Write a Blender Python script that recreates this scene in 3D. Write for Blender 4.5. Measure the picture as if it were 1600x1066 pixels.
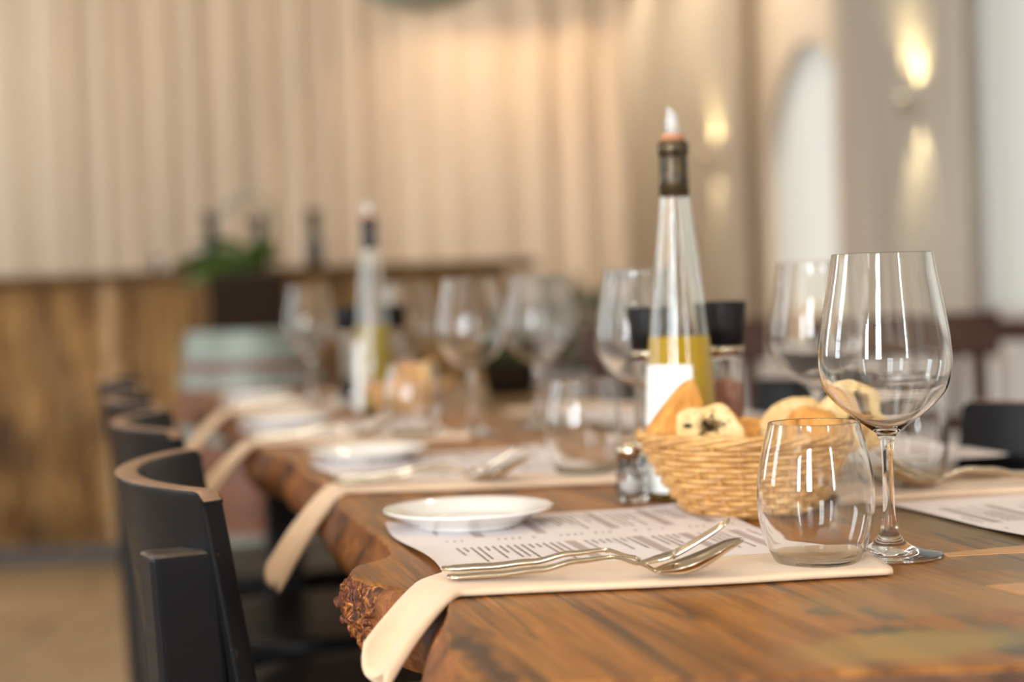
import bpy, bmesh, math, random
from math import sin, cos, pi, radians as R, sqrt, atan2
from mathutils import Vector, Matrix, noise
random.seed(7)
S = bpy.context.scene
COL = S.collection
for o in list(bpy.data.objects): bpy.data.objects.remove(o)

# ------------------------------------------------------------------ camera
F = 2700.0
CAMZ = 0.946
PITCH = math.atan(83 / F)
ROLL = R(2.0)
fwd = Vector((0, cos(PITCH), -sin(PITCH)))
up0 = Vector((0, sin(PITCH), cos(PITCH)))
rt0 = Vector((1, 0, 0))
rt = rt0 * cos(ROLL) - up0 * sin(ROLL)
up = up0 * cos(ROLL) + rt0 * sin(ROLL)
cam_d = bpy.data.cameras.new('camera'); cam = bpy.data.objects.new('camera', cam_d); COL.objects.link(cam)
M3 = Matrix((rt, up, -fwd)).transposed()
cam.matrix_world = Matrix.Translation((0, 0, CAMZ)) @ M3.to_4x4()
cam_d.sensor_width = 36; cam_d.lens = F / 1600 * 36
cam_d.clip_start = 0.05; cam_d.clip_end = 60
cam_d.dof.use_dof = True; cam_d.dof.focus_distance = 1.18; cam_d.dof.aperture_fstop = 3.1
cam_d.dof.aperture_blades = 0
S.camera = cam

# ------------------------------------------------------------------ view, world
S.view_settings.view_transform = 'Standard'; S.view_settings.look = 'None'
S.view_settings.gamma = 1; S.view_settings.use_curve_mapping = False
S.view_settings.exposure = 0.08
S.cycles.use_denoising = True
S.cycles.max_bounces = 14; S.cycles.transmission_bounces = 14; S.cycles.transparent_max_bounces = 12
S.cycles.glossy_bounces = 6; S.cycles.diffuse_bounces = 4
S.cycles.caustics_reflective = True; S.cycles.caustics_refractive = True
S.cycles.blur_glossy = 0.5
S.cycles.sample_clamp_indirect = 6.0
w = bpy.data.worlds.new('daylight'); S.world = w; w.use_nodes = True
w.node_tree.nodes['Background'].inputs[0].default_value = (0.95, 0.96, 0.92, 1)
w.node_tree.nodes['Background'].inputs[1].default_value = 0.6

def area(name, loc, target, sx, sy, power, col):
    d = bpy.data.lights.new(name, 'AREA'); d.shape = 'RECTANGLE'; d.size = sx; d.size_y = sy
    d.energy = power; d.color = col
    o = bpy.data.objects.new(name, d); COL.objects.link(o); o.location = loc
    o.rotation_euler = (Vector(target) - Vector(loc)).to_track_quat('-Z', 'Y').to_euler()
    return o
def spot(name, loc, target, power, col, ang=80, blend=0.6, size=0.04):
    d = bpy.data.lights.new(name, 'SPOT'); d.energy = power; d.color = col
    d.spot_size = R(ang); d.spot_blend = blend; d.shadow_soft_size = size
    o = bpy.data.objects.new(name, d); COL.objects.link(o); o.location = loc
    o.rotation_euler = (Vector(target) - Vector(loc)).to_track_quat('-Z', 'Y').to_euler()
    return o
# room: x -5..right wall, y -3.6..11.8, ceiling 3.2
XL, YR, YB, ZC = -5.2, -3.6, 11.9, 3.2
DAY = (0.86, 0.94, 1.0); WARM = (1.0, 0.70, 0.40); WARM2 = (1.0, 0.83, 0.60)
REAR_WIN = [-4.25, -1.75, 3.0]             # windows in the wall behind the viewer, 1.1 wide
for x in REAR_WIN:
    area('daylight_rear', (x, YR - 0.25, 1.95), (x, 0, 1.95), 1.04, 2.3, 275, DAY)
LEFT_WIN = [2.2, 6.0]
for y in LEFT_WIN:
    area('daylight_side', (XL - 0.25, y, 1.95), (0, y, 1.95), 1.1, 2.3, 70, DAY)
# right wall: x = RWX(y)
def RWX(y): return 1.48 - 0.136 * (y - 6.4)
ARCH = [(7.60, .60, 1.98), (4.95, .92, 2.75), (2.3, .6, 1.98), (-0.6, .6, 1.98)]      # centre, half width, top
for y, hw_, zt_ in ARCH:
    n = Vector((1, 0.136, 0)).normalized()
    c = Vector((RWX(y), y, 1.3)) + n * 0.75
    area('daylight_arch', c, c - n, 1.3, 2.2, 8, (1.0, 0.97, 0.90))
# added unseen ceiling spots, warm fill for table and background; rings built below
FILL = [(-3.0, 6.9), (-2.1, 6.9), (-1.2, 6.9), (-0.3, 6.9), (-2.6, 4.6), (-1.3, 4.6), (0.2, 4.6), (-1.2, 2.2), (0.3, 2.4), (0.1, 0.5), (-1.3, 0.3), (0.45, 9.3), (0.75, 7.6), (0.2, 10.8), (0.75, 8.6), (0.5, 10.2)]
for x, y in FILL:
    spot('fill_spot', (x, y, ZC - 0.03), (x + 0.001, y, 0), 115 if y > 7 else 50 if y > 6.5 else 30, WARM2, 120, 0.8, 0.06)
ACC = [-.34, -.08, .18, .44]
for x in ACC: spot('curtain_accent', (x, 7.30, 2.44), (x + .001, 7.34, 0), 12, WARM, 96, 0.35, 0.02)

# ------------------------------------------------------------------ materials
MATS = {}
class NT:
    def __init__(s, name):
        s.m = bpy.data.materials.new(name); s.m.use_nodes = True; s.t = s.m.node_tree
        s.b = s.t.nodes['Principled BSDF']; s.out = s.t.nodes['Material Output']; MATS[name] = s.m
    def n(s, typ, **kw):
        o = s.t.nodes.new(typ)
        for k, v in kw.items():
            if k.startswith('_'): setattr(o, k[1:], v)
            else: s.set(o.inputs[k.replace('__', ' ')], v)
        return o
    def set(s, inp, v):
        if isinstance(v, bpy.types.NodeSocket): s.t.links.new(v, inp)
        elif isinstance(v, tuple) and len(v) == 3 and inp.type == 'RGBA': inp.default_value = (*v, 1)
        else: inp.default_value = v
    def P(s, **kw):
        for k, v in kw.items(): s.set(s.b.inputs[k.replace('_', ' ')], v)
        return s
    def coords(s, scale=(1, 1, 1), loc=(0, 0, 0), rot=(0, 0, 0)):
        tc = s.n('ShaderNodeTexCoord'); mp = s.n('ShaderNodeMapping')
        s.t.links.new(tc.outputs['Object'], mp.inputs[0])
        mp.inputs['Scale'].default_value = scale; mp.inputs['Location'].default_value = loc; mp.inputs['Rotation'].default_value = rot
        return mp.outputs[0]
    def noise(s, vec, scale, detail=4, rough=0.55, dist=0.0):
        o = s.n('ShaderNodeTexNoise', Vector=vec, Scale=scale, Detail=detail, Roughness=rough, Distortion=dist)
        return o.outputs['Fac']
    def ramp(s, fac, stops):
        r = s.n('ShaderNodeValToRGB', Fac=fac); e = r.color_ramp.elements
        while len(e) < len(stops): e.new(0.5)
        for i, (p, c) in enumerate(stops):
            e[i].position = p; e[i].color = (*c, 1) if len(c) == 3 else c
        return r.outputs[0]
    def mix(s, f, a, b, mode='MIX'):
        o = s.n('ShaderNodeMix', _data_type='RGBA', _blend_type=mode)
        s.set(o.inputs[0], f); s.set(o.inputs[6], a); s.set(o.inputs[7], b)
        return o.outputs[2]
    def math(s, op, a, b=0.0, c=None):
        o = s.n('ShaderNodeMath', _operation=op); s.set(o.inputs[0], a); s.set(o.inputs[1], b)
        if c is not None: s.set(o.inputs[2], c)
        return o.outputs[0]
    def bump(s, h, strength=0.3, dist=0.002):
        o = s.n('ShaderNodeBump', Height=h, Strength=strength, Distance=dist)
        s.t.links.new(o.outputs[0], s.b.inputs['Normal'])
        return s

def simple(name, col, rough=0.5, metal=0.0, var=0.0, scale=30, bump=0.0, bd=0.001, **kw):
    m = NT(name); m.P(Roughness=rough, Metallic=metal, **kw)
    v = m.coords()
    if var:
        n_ = m.noise(v, scale)
        a = tuple(c * (1 - var) for c in col); b = tuple(min(1, c * (1 + var)) for c in col)
        m.P(Base_Color=m.ramp(n_, [(0.3, a), (0.7, b)]))
    else: m.P(Base_Color=col)
    if bump: m.bump(m.noise(v, scale * 6, 3), bump, bd)
    return m.m

# --- table wood
m = NT('table_wood')
v = m.coords()
g1 = m.noise(m.coords((30, 1.8, 30)), 1.0, 8, 0.68, 0.7)
g2 = m.noise(m.coords((240, 9, 240)), 1.0, 4, 0.6, 0.2)
big = m.noise(m.coords((3.2, 1.1, 3)), 1.0, 3, 0.5, 0.4)
base = m.ramp(g1, [(0.28, (0.050, 0.016, 0.004)), (0.42, (0.22, 0.078, 0.014)), (0.58, (0.42, 0.170, 0.034)), (0.78, (0.58, 0.290, 0.075))])
sx = m.n('ShaderNodeSeparateXYZ', Vector=v)
side = m.n('ShaderNodeMapRange', Value=sx.outputs[0]); side.inputs[1].default_value = -0.12; side.inputs[2].default_value = 0.16
olive = m.ramp(g1, [(0.25, (0.065, 0.042, 0.018)), (0.5, (0.24, 0.15, 0.062)), (0.8, (0.38, 0.25, 0.11))])
om = m.math('MULTIPLY', side.outputs[0], m.n('ShaderNodeMapRange', Value=big).outputs[0])
om2 = m.n('ShaderNodeMapRange', Value=om); om2.inputs[1].default_value = 0.28; om2.inputs[2].default_value = 0.55
col = m.mix(om2.outputs[0], base, olive)
fine = m.ramp(g2, [(0.38, (0.52, 0.46, 0.40)), (0.56, (1, 1, 1))])
col = m.mix(0.8, col, fine, 'MULTIPLY')
# dark cracks along the grain
ck = m.noise(m.coords((34, 0.9, 34), (3.3, 0.4, 0)), 1.0, 2, 0.5, 1.2)
ckd = m.math('ABSOLUTE', m.math('SUBTRACT', ck, 0.5))
ckm = m.ramp(ckd, [(0.0, (1, 1, 1)), (0.022, (0, 0, 0))])
ckg = m.ramp(big, [(0.40, (0, 0, 0)), (0.50, (1, 1, 1))])
cm = m.math('MULTIPLY', ckm, ckg)
cm = m.math('MULTIPLY', cm, 0.85)
col = m.mix(cm, col, (0.045, 0.035, 0.022))
KNOTS = 'knots'
def add_knots(m, col, knots):
    wn = m.n('ShaderNodeTexNoise', Vector=v, Scale=55.0, Detail=3.0)
    vv = m.n('ShaderNodeVectorMath', _operation='MULTIPLY_ADD')
    m.set(vv.inputs[0], wn.outputs['Color']); vv.inputs[1].default_value = (0.03, 0.05, 0); m.set(vv.inputs[2], v)
    for (x, y, rx, ry, st, kc) in knots:
        mp = m.n('ShaderNodeMapping', Vector=vv.outputs[0], _vector_type='POINT')
        mp.inputs['Location'].default_value = (-(x + .015) / rx, -(y + .025) / ry, 0)
        mp.inputs['Scale'].default_value = (1 / rx, 1 / ry, 0)
        ln = m.n('ShaderNodeVectorMath', _operation='LENGTH'); m.set(ln.inputs[0], mp.outputs[0])
        f = m.n('ShaderNodeMapRange', Value=ln.outputs['Value']); f.inputs[1].default_value = 0.75; f.inputs[2].default_value = 1.15; f.inputs[3].default_value = st; f.inputs[4].default_value = 0
        col = m.mix(f.outputs[0], col, kc)
    return col
WOODM, WOODCOL = m, col      # knots are added once the table frame is known

m = NT('bark_edge')
v2 = m.coords()
a = m.noise(v2, 60, 6, 0.7, 1.5); b = m.noise(v2, 14, 4, 0.6, 0.5)
c1 = m.ramp(a, [(0.28, (0.012, 0.006, 0.004)), (0.47, (0.10, 0.032, 0.012)), (0.62, (0.33, 0.13, 0.035)), (0.80, (0.62, 0.30, 0.08))])
c2 = m.ramp(b, [(0.35, (0.04, 0.015, 0.008)), (0.55, (0.36, 0.12, 0.028)), (0.8, (0.60, 0.26, 0.07))])
m.P(Base_Color=m.mix(0.5, c1, c2), Roughness=0.5, Specular_IOR_Level=0.3).bump(a, 0.7, 0.004)
m = NT('burl')
v2 = m.coords()
a = m.noise(v2, 95, 6, 0.7, 2.0)
c1 = m.ramp(a, [(0.30, (0.012, 0.005, 0.004)), (0.48, (0.09, 0.024, 0.010)), (0.58, (0.38, 0.11, 0.02)), (0.70, (0.80, 0.40, 0.08))])
m.P(Base_Color=c1, Roughness=0.4, Specular_IOR_Level=0.4).bump(a, 0.8, 0.003)
simple('shaded_end_grain', (0.11, 0.042, 0.014), 0.55, var=0.5, scale=50)  # table's near end face, its shade put into a darker brown
simple('inlay_wood', (0.50, 0.25, 0.09), 0.35, var=0.12, scale=40)
simple('dark_metal', (0.02, 0.02, 0.022), 0.45, 0.6)

# --- cloth, paper, china, metal, glass
m = NT('napkin_cloth')
v2 = m.coords(); wv = m.noise(v2, 900, 2)
m.P(Base_Color=m.ramp(m.noise(v2, 18), [(0.3, (0.69, 0.49, 0.32)), (0.7, (0.75, 0.55, 0.37))]), Roughness=0.85, Sheen_Weight=0.2).bump(wv, 0.25, 0.0004)
simple('menu_paper', (0.80, 0.73, 0.73), 0.6, var=0.02, scale=8)
simple('menu_ink', (0.26, 0.19, 0.17), 0.7)
simple('menu_ink_light', (0.46, 0.37, 0.35), 0.7)
simple('porcelain', (0.86, 0.84, 0.80), 0.12, var=0.02, scale=6, Coat_Weight=0.6, Coat_Roughness=0.05)
simple('cutlery_steel', (0.66, 0.57, 0.44), 0.16, 1.0, var=0.03, scale=50)
m = NT('clear_glass'); m.P(Base_Color=(0.985, 0.99, 0.985), Roughness=0.0, Transmission_Weight=1.0, IOR=1.5)
m = NT('clear_plastic'); m.P(Base_Color=(0.95, 0.95, 0.93), Roughness=0.25, Transmission_Weight=0.5, IOR=1.3)
m = NT('bottle_glass'); m.P(Base_Color=(0.96, 0.99, 0.98), Roughness=0.0, Transmission_Weight=1.0, IOR=1.5)
m = NT('olive_oil'); m.P(Base_Color=(0.95, 0.60, 0.003), Roughness=0.02, Transmission_Weight=0.35, IOR=1.35)
m = NT('olive_oil_dark'); m.P(Base_Color=(0.46, 0.31, 0.004), Roughness=0.1, Transmission_Weight=0.05, IOR=1.35)
simple('bottle_label', (0.84, 0.84, 0.80), 0.55, var=0.02, scale=10)
simple('label_ink', (0.55, 0.57, 0.52), 0.6)
m = NT('capsule_foil')
v2 = m.coords(); a = m.noise(v2, 120, 3)
m.P(Base_Color=m.ramp(a, [(0.4, (0.028, 0.020, 0.012)), (0.75, (0.12, 0.08, 0.03))]), Roughness=0.32, Metallic=0.4)
simple('black_foil', (0.02, 0.018, 0.016), 0.35, 0.2)
simple('cork', (0.50, 0.22, 0.11), 0.8, var=0.2, scale=200)
simple('grinder_black', (0.010, 0.009, 0.009), 0.5, Specular_IOR_Level=0.2)
m = NT('pink_salt')
v2 = m.coords(); vo = m.n('ShaderNodeTexVoronoi', Vector=v2, Scale=420.0)
m.P(Base_Color=m.ramp(m.noise(v2, 300, 2), [(0.3, (0.42, 0.16, 0.10)), (0.55, (0.66, 0.32, 0.22)), (0.75, (0.85, 0.58, 0.45))]), Roughness=0.4).bump(vo.outputs['Distance'], 0.8, 0.002)
m = NT('peppercorns')
v2 = m.coords(); vo = m.n('ShaderNodeTexVoronoi', Vector=v2, Scale=260.0)
m.P(Base_Color=m.ramp(vo.outputs['Distance'], [(0.1, (0.16, 0.12, 0.09)), (0.6, (0.02, 0.015, 0.01))]), Roughness=0.6).bump(vo.outputs['Distance'], 0.8, -0.002)
# wicker, bread
m = NT('wicker')
v2 = m.coords(); a = m.noise(v2, 45, 3); b = m.noise(v2, 420, 3)
m.P(Base_Color=m.mix(0.25, m.ramp(a, [(0.3, (0.40, 0.165, 0.035)), (0.55, (0.63, 0.32, 0.085)), (0.75, (0.78, 0.47, 0.17))]), m.ramp(b, [(0.3, (0.4, 0.2, 0.06)), (0.7, (0.9, 0.62, 0.3))])), Roughness=0.42, Coat_Weight=0.25, Coat_Roughness=0.3).bump(b, 0.2, 0.0006)
m = NT('bread_crust')
v2 = m.coords(); a = m.noise(v2, 38, 4); b = m.noise(v2, 260, 4)
m.P(Base_Color=m.ramp(a, [(0.3, (0.50, 0.18, 0.03)), (0.52, (0.70, 0.33, 0.07)), (0.75, (0.82, 0.50, 0.17))]), Roughness=0.6).bump(b, 0.5, 0.0015)
m = NT('bread_pale')
v2 = m.coords(); a = m.noise(v2, 30, 4); b = m.noise(v2, 260, 4)
m.P(Base_Color=m.ramp(a, [(0.3, (0.72, 0.42, 0.16)), (0.5, (0.82, 0.58, 0.30)), (0.75, (0.88, 0.70, 0.44))]), Roughness=0.65).bump(b, 0.3, 0.001)
m = NT('bread_crumb')
v2 = m.coords(); vo = m.n('ShaderNodeTexVoronoi', Vector=v2, Scale=130.0); a = m.noise(v2, 60, 4)
pores = m.ramp(vo.outputs['Distance'], [(0.12, (0.50, 0.30, 0.12)), (0.35, (1, 1, 1))])
m.P(Base_Color=m.mix(0.6, m.ramp(a, [(0.3, (0.72, 0.46, 0.17)), (0.7, (0.86, 0.66, 0.36))]), pores, 'MULTIPLY'), Roughness=0.8).bump(vo.outputs['Distance'], 0.7, 0.002)
simple('olive_bit', (0.02, 0.02, 0.01), 0.4)
# chairs
m = NT('black_lacquer')
v2 = m.coords(); a = m.noise(m.coords((4, 4, 60)), 3.0, 4); b = m.noise(v2, 140, 3)
sc_ = m.ramp(m.noise(v2, 55, 6, 0.75), [(0.67, (0, 0, 0)), (0.72, (1, 1, 1))])
m.P(Base_Color=m.mix(m.math('MULTIPLY', sc_, 0.35), (0.007, 0.007, 0.008), (0.22, 0.14, 0.08)), Roughness=m.n('ShaderNodeMapRange', Value=a).outputs[0], Coat_Weight=0.0)
rr = m.n('ShaderNodeMapRange', Value=a); rr.inputs[3].default_value = 0.26; rr.inputs[4].default_value = 0.42
m.P(Roughness=rr.outputs[0], Specular_IOR_Level=0.17).bump(b, 0.08, 0.0008)
simple('worn_edge', (0.27, 0.155, 0.09), 0.42, var=0.25, scale=60)
simple('worn_dark', (0.07, 0.05, 0.035), 0.35, var=0.5, scale=80)
simple('dark_brown_wood', (0.060, 0.024, 0.013), 0.5, var=0.3, scale=14, Specular_IOR_Level=0.25)
simple('white_paint', (0.78, 0.76, 0.74), 0.45, var=0.03, scale=9)
simple('white_cloth', (0.74, 0.70, 0.66), 0.85, var=0.03, scale=9)
# room
m = NT('floor_tile')
v2 = m.coords(); a = m.noise(v2, 1.6, 5); b = m.noise(v2, 28, 4)
m.P(Base_Color=m.mix(0.35, m.ramp(a, [(0.35, (0.24, 0.155, 0.085)), (0.65, (0.34, 0.235, 0.135))]), m.ramp(b, [(0.3, (0.16, 0.10, 0.055)), (0.7, (0.40, 0.29, 0.17))])), Roughness=0.45).bump(b, 0.1, 0.001)
simple('floor_grout', (0.12, 0.085, 0.055), 0.8)
simple('plaster', (0.66, 0.57, 0.47), 0.85, var=0.04, scale=3, bump=0.05)
simple('ceiling_paint', (0.78, 0.72, 0.64), 0.9, var=0.02, scale=3)
simple('frame_white', (0.72, 0.72, 0.70), 0.4)
def fabric(name, col, trans):
    m = NT(name); v2 = m.coords()
    m.P(Base_Color=m.ramp(m.noise(m.coords((9, 9, .5)), 1.0, 3), [(0.35, tuple(c * 0.82 for c in col)), (0.65, col)]), Roughness=0.8)
    tr = m.n('ShaderNodeBsdfTranslucent', Color=col); mx = m.n('ShaderNodeMixShader', Fac=trans)
    m.t.links.new(m.b.outputs[0], mx.inputs[1]); m.t.links.new(tr.outputs[0], mx.inputs[2]); m.t.links.new(mx.outputs[0], m.out.inputs[0])
    return m.m
fabric('curtain_peach', (0.70, 0.575, 0.445), 0.25)
fabric('curtain_grey', (0.62, 0.55, 0.47), 0.25)
fabric('curtain_sheer', (0.86, 0.87, 0.84), 0.7)
m = NT('reed_panel')
v2 = m.coords(); a = m.noise(m.coords((40, 40, 5)), 1.0, 6, 0.7); b = m.noise(m.coords((7, 7, 3.0)), 1.0, 5, 0.65)
m.P(Base_Color=m.mix(0.50, m.ramp(b, [(0.40, (0.08, 0.030, 0.007)), (0.5, (0.27, 0.125, 0.032)), (0.62, (0.47, 0.26, 0.075))]), m.ramp(a, [(0.38, (0.045, 0.020, 0.007)), (0.5, (0.28, 0.145, 0.045)), (0.62, (0.62, 0.39, 0.15))])), Roughness=0.7).bump(a, 0.6, 0.006)
simple('reed_batten', (0.37, 0.22, 0.09), 0.6, var=0.15, scale=20)
simple('bar_top_wood', (0.09, 0.040, 0.013), 0.6, var=0.3, scale=10, Specular_IOR_Level=0.15)
simple('kick_dark', (0.05, 0.045, 0.04), 0.6)
simple('stave_wood', (0.17, 0.065, 0.032), 0.5, var=0.35, scale=16)
simple('hoop_zinc', (0.25, 0.285, 0.25), 0.5, 0.4, var=0.15, scale=12)
simple('planter_brown', (0.022, 0.013, 0.008), 0.8, var=0.1, Specular_IOR_Level=0.1)
simple('planter_grey', (0.30, 0.27, 0.25), 0.7, var=0.2, scale=6)
simple('leaf_green', (0.050, 0.080, 0.012), 0.35, var=0.4, scale=20)
simple('leaf_grey_green', (0.20, 0.18, 0.115), 0.5, var=0.5, scale=14)
simple('petal_white', (0.72, 0.72, 0.66), 0.6)
simple('stem_green', (0.09, 0.11, 0.03), 0.5)
simple('soil', (0.035, 0.022, 0.014), 0.9, var=0.4, scale=60)
simple('dark_bottle', (0.03, 0.03, 0.028), 0.15)
simple('pendant_green', (0.46, 0.47, 0.37), 0.5, var=0.05)
m = NT('lamp_glow'); m.P(Base_Color=(1, .9, .7), Emission_Color=(1.0, 0.84, 0.5, 1), Emission_Strength=6.0)
simple('sconce_metal', (0.30, 0.24, 0.17), 0.6)
simple('brass', (0.55, 0.42, 0.22), 0.35, 0.9)

# ------------------------------------------------------------------ mesh helpers
def mk(name, verts, faces, mat, parent=None, smooth=False, loc=None, mats=None, fm=None):
    me = bpy.data.meshes.new(name); me.from_pydata([tuple(v) for v in verts], [], faces)
    for mm in (mats or [mat]): me.materials.append(MATS[mm])
    if fm: me.polygons.foreach_set('material_index', fm)
    if smooth: me.polygons.foreach_set('use_smooth', [True] * len(me.polygons))
    me.update()
    o = bpy.data.objects.new(name, me); COL.objects.link(o)
    if parent: o.parent = parent
    if loc: o.location = loc
    return o
def root(name, label, cat, loc=(0, 0, 0), rz=0, group=None):
    o = bpy.data.objects.new(name, None); COL.objects.link(o); o.location = loc; o.rotation_euler = (0, 0, rz)
    o.empty_display_size = 0.05
    return tag(o, label, cat, group)
def tag(o, label, cat, group=None):
    o['label'] = label; o['category'] = cat
    if group: o['group'] = group
    return o
def struct(o): o['kind'] = 'structure'; return o
def stuff(o): o['kind'] = 'stuff'; return o
def dup(r, loc, rz=None, label=None, group=None, scale=None):
    def cp(o, par):
        c = o.copy(); COL.objects.link(c); c.parent = par
        for ch in list(o.children): cp(ch, c)
        return c
    c = cp(r, r.parent); c.location = loc
    if rz is not None: c.rotation_euler = (0, 0, rz)
    if scale: c.scale = (scale,) * 3
    if label: c['label'] = label
    if group: c['group'] = group
    return c
def box(sx, sy, sz, c=(0, 0, 0), bev=0.0, seg=2, top_scale=1.0):
    """box verts/faces centred in x,y at c, resting z from c.z to c.z+sz"""
    bm = bmesh.new(); bmesh.ops.create_cube(bm, size=1)
    for v_ in bm.verts:
        t = top_scale if v_.co.z > 0 else 1
        v_.co = Vector((v_.co.x * sx * t + c[0], v_.co.y * sy * t + c[1], (v_.co.z + .5) * sz + c[2]))
    if bev: bmesh.ops.bevel(bm, geom=bm.edges[:], offset=bev, segments=seg, affect='EDGES', profile=0.5)
    vs = [v_.co.copy() for v_ in bm.verts]; bm.verts.index_update()
    fs = [[v_.index for v_ in f.verts] for f in bm.faces]; bm.free()
    return vs, fs
def join(*parts):
    V, Fc = [], []
    for vs, fs in parts:
        n = len(V); V += list(vs); Fc += [[i + n for i in f] for f in fs]
    return V, Fc
def xf(vf, M): return [M @ Vector(v_) for v_ in vf[0]], vf[1]
def lathe(prof, seg=48, c=(0, 0, 0)):
    """revolve (r,z) list; points with r==0 become poles"""
    V, Fc, rings = [], [], []
    for r, z in prof:
        if r <= 1e-7: rings.append([len(V)]); V.append(Vector((c[0], c[1], c[2] + z)))
        else:
            rings.append(list(range(len(V), len(V) + seg)))
            V += [Vector((c[0] + r * cos(2 * pi * k / seg), c[1] + r * sin(2 * pi * k / seg), c[2] + z)) for k in range(seg)]
    for a, b in zip(rings, rings[1:]):
        if len(a) == 1 and len(b) == 1: continue
        for k in range(seg):
            k2 = (k + 1) % seg
            if len(a) == 1: Fc.append([a[0], b[k2], b[k]])
            elif len(b) == 1: Fc.append([a[k], a[k2], b[0]])
            else: Fc.append([a[k], a[k2], b[k2], b[k]])
    return V, Fc
def smooth_prof(pts, n=6):
    """Catmull-Rom through (r,z) points"""
    out = []
    P_ = [pts[0]] + list(pts) + [pts[-1]]
    for i in range(1, len(P_) - 2):
        p0, p1, p2, p3 = [Vector(p) for p in P_[i - 1:i + 3]]
        for k in range(n):
            t = k / n
            q = 0.5 * ((2 * p1) + (p2 - p0) * t + (2 * p0 - 5 * p1 + 4 * p2 - p3) * t * t + (3 * p1 - p0 - 3 * p2 + p3) * t ** 3)
            out.append(q)
    out.append(Vector(pts[-1])); return out
def catmull(pts, n=8): return smooth_prof([Vector(p) for p in pts], n)
def tube(path, rad, seg=8, flat=1.0, closed=False, upv=Vector((0, 0, 1)), caps=True):
    """sweep a circle (flattened by flat along the frame's up) along path; rad may be a list"""
    V, Fc = [], []; n = len(path); path = [Vector(p) for p in path]
    for i, p in enumerate(path):
        if closed: d = path[(i + 1) % n] - path[i - 1]
        else: d = path[min(i + 1, n - 1)] - path[max(i - 1, 0)]
        d.normalize(); s_ = d.cross(upv)
        if s_.length < 1e-4: s_ = d.cross(Vector((1, 0, 0)))
        s_.normalize(); u_ = s_.cross(d)
        r = rad[i] if isinstance(rad, (list, tuple)) else rad
        fl = flat[i] if isinstance(flat, (list, tuple)) else flat
        for k in range(seg):
            a = 2 * pi * k / seg
            V.append(p + s_ * cos(a) * r + u_ * sin(a) * r * fl)
    m_ = n if closed else n - 1
    for i in range(m_):
        j = (i + 1) % n
        for k in range(seg):
            k2 = (k + 1) % seg
            Fc.append([i * seg + k, i * seg + k2, j * seg + k2, j * seg + k])
    if not closed and caps:
        Fc.append(list(range(seg))[::-1]); Fc.append([(n - 1) * seg + k for k in range(seg)])
    return V, Fc
def unp(px, py, z=0.75):
    """the point of the horizontal plane at height z seen at photo pixel (px, py)"""
    d = fwd + rt * ((px - 800) / F) + up * ((533 - py) / F)
    t = (z - CAMZ) / d.z
    return Vector((d.x * t, d.y * t, z))

# ------------------------------------------------------------------ room
def plane_box(name, x0, x1, y0, y1, z0, z1, mat):
    vf = box(x1 - x0, y1 - y0, z1 - z0, ((x0 + x1) / 2, (y0 + y1) / 2, z0))
    return struct(mk(name, *vf, mat))
fl = plane_box('floor', XL - .3, 3.9, YR - .3, YB + .3, -0.12, -0.006, 'floor_grout')
# big stone tiles, laid one by one
tv = box(0.596, 0.596, 0.012, (0, 0, 0), 0.003, 1)
tile_me = None
ti = 0
for iy in range(-6, 20):
    for ix in range(-9, 7):
        x, y = ix * 0.6 + 0.1, iy * 0.6 + 0.2
        if x < XL + .3 or x > RWX(y) - .32 or y > YB - .3 or y < 1.5 or abs(x) > 0.32 * y + 0.5: continue
        if tile_me is None:
            t = mk('tile', *tv, 'floor_tile'); tile_me = t.data
        else:
            t = bpy.data.objects.new('tile', tile_me); COL.objects.link(t)
        t.parent = fl; t.location = (x, y, -0.012)
# plain floor surface where the camera never looks
mk('screed', *box(XL * -1 + 3.4, 5.0, 0.006, ((XL + 3.4) / 2, -1.05, -0.006)), 'floor_tile', fl)
mk('screed', *box(3.2, 10.4, 0.006, (XL + 1.6, 6.6, -0.0115)), 'floor_tile', fl)
CEIL = struct(mk('ceiling', *box(9.6, YB - YR + .6, 0.1, ((XL + 3.9) / 2, (YB + YR) / 2, ZC)), 'ceiling_paint'))
struct(mk('wall_back', *box(9.4, 0.2, ZC, ((XL + 3.9) / 2, YB + .1, 0)), 'plaster'))
def wall_with_windows(name, length, wins, wz0, wz1, mat, M, arch=False, thick=0.2):
    """wall along local x from 0..length, local y 0..thick outward, with openings (x0,x1)"""
    parts = []; x = 0.0
    for (a, b, *zz) in sorted(wins):
        if zz: wz1 = zz[0]
        parts.append(box(a - x, thick, ZC, ((a + x) / 2, thick / 2, 0)))
        parts.append(box(b - a, thick, wz0, ((a + b) / 2, thick / 2, 0)))
        if not arch: parts.append(box(b - a, thick, ZC - wz1, ((a + b) / 2, thick / 2, wz1)))
        else:
            r = (b - a) / 2; cx = (a + b) / 2; N = 20; V, Fc = [], []
            for k in range(N + 1):
                ang = pi - pi * k / N; px_, pz_ = cx + r * cos(ang), wz1 - r + r * sin(ang)
                V += [Vector((px_, 0, pz_)), Vector((px_, 0, ZC)), Vector((px_, thick, pz_)), Vector((px_, thick, ZC))]
            for k in range(N):
                p, q = 4 * k, 4 * k + 4
                Fc += [[p, q, q + 1, p + 1], [p + 2, p + 3, q + 3, q + 2], [p, p + 2, q + 2, q]]
            parts.append((V, Fc))
        x = b
    parts.append(box(length - x, thick, ZC, ((length + x) / 2, thick / 2, 0)))
    return struct(mk(name, *xf(join(*parts), M), mat))
# rear wall (behind the viewer): local x -> world x, outward = -y
Mr = Matrix.Translation((XL - .2, YR, 0)) @ Matrix.Scale(-1, 4, (0, 1, 0))
Lr = 9.4
wins = [(x - .55 - (XL - .2), x + .55 - (XL - .2)) for x in REAR_WIN]
wall_with_windows('wall_rear', Lr, wins, 0.8, 3.05, 'plaster', Mr)
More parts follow.
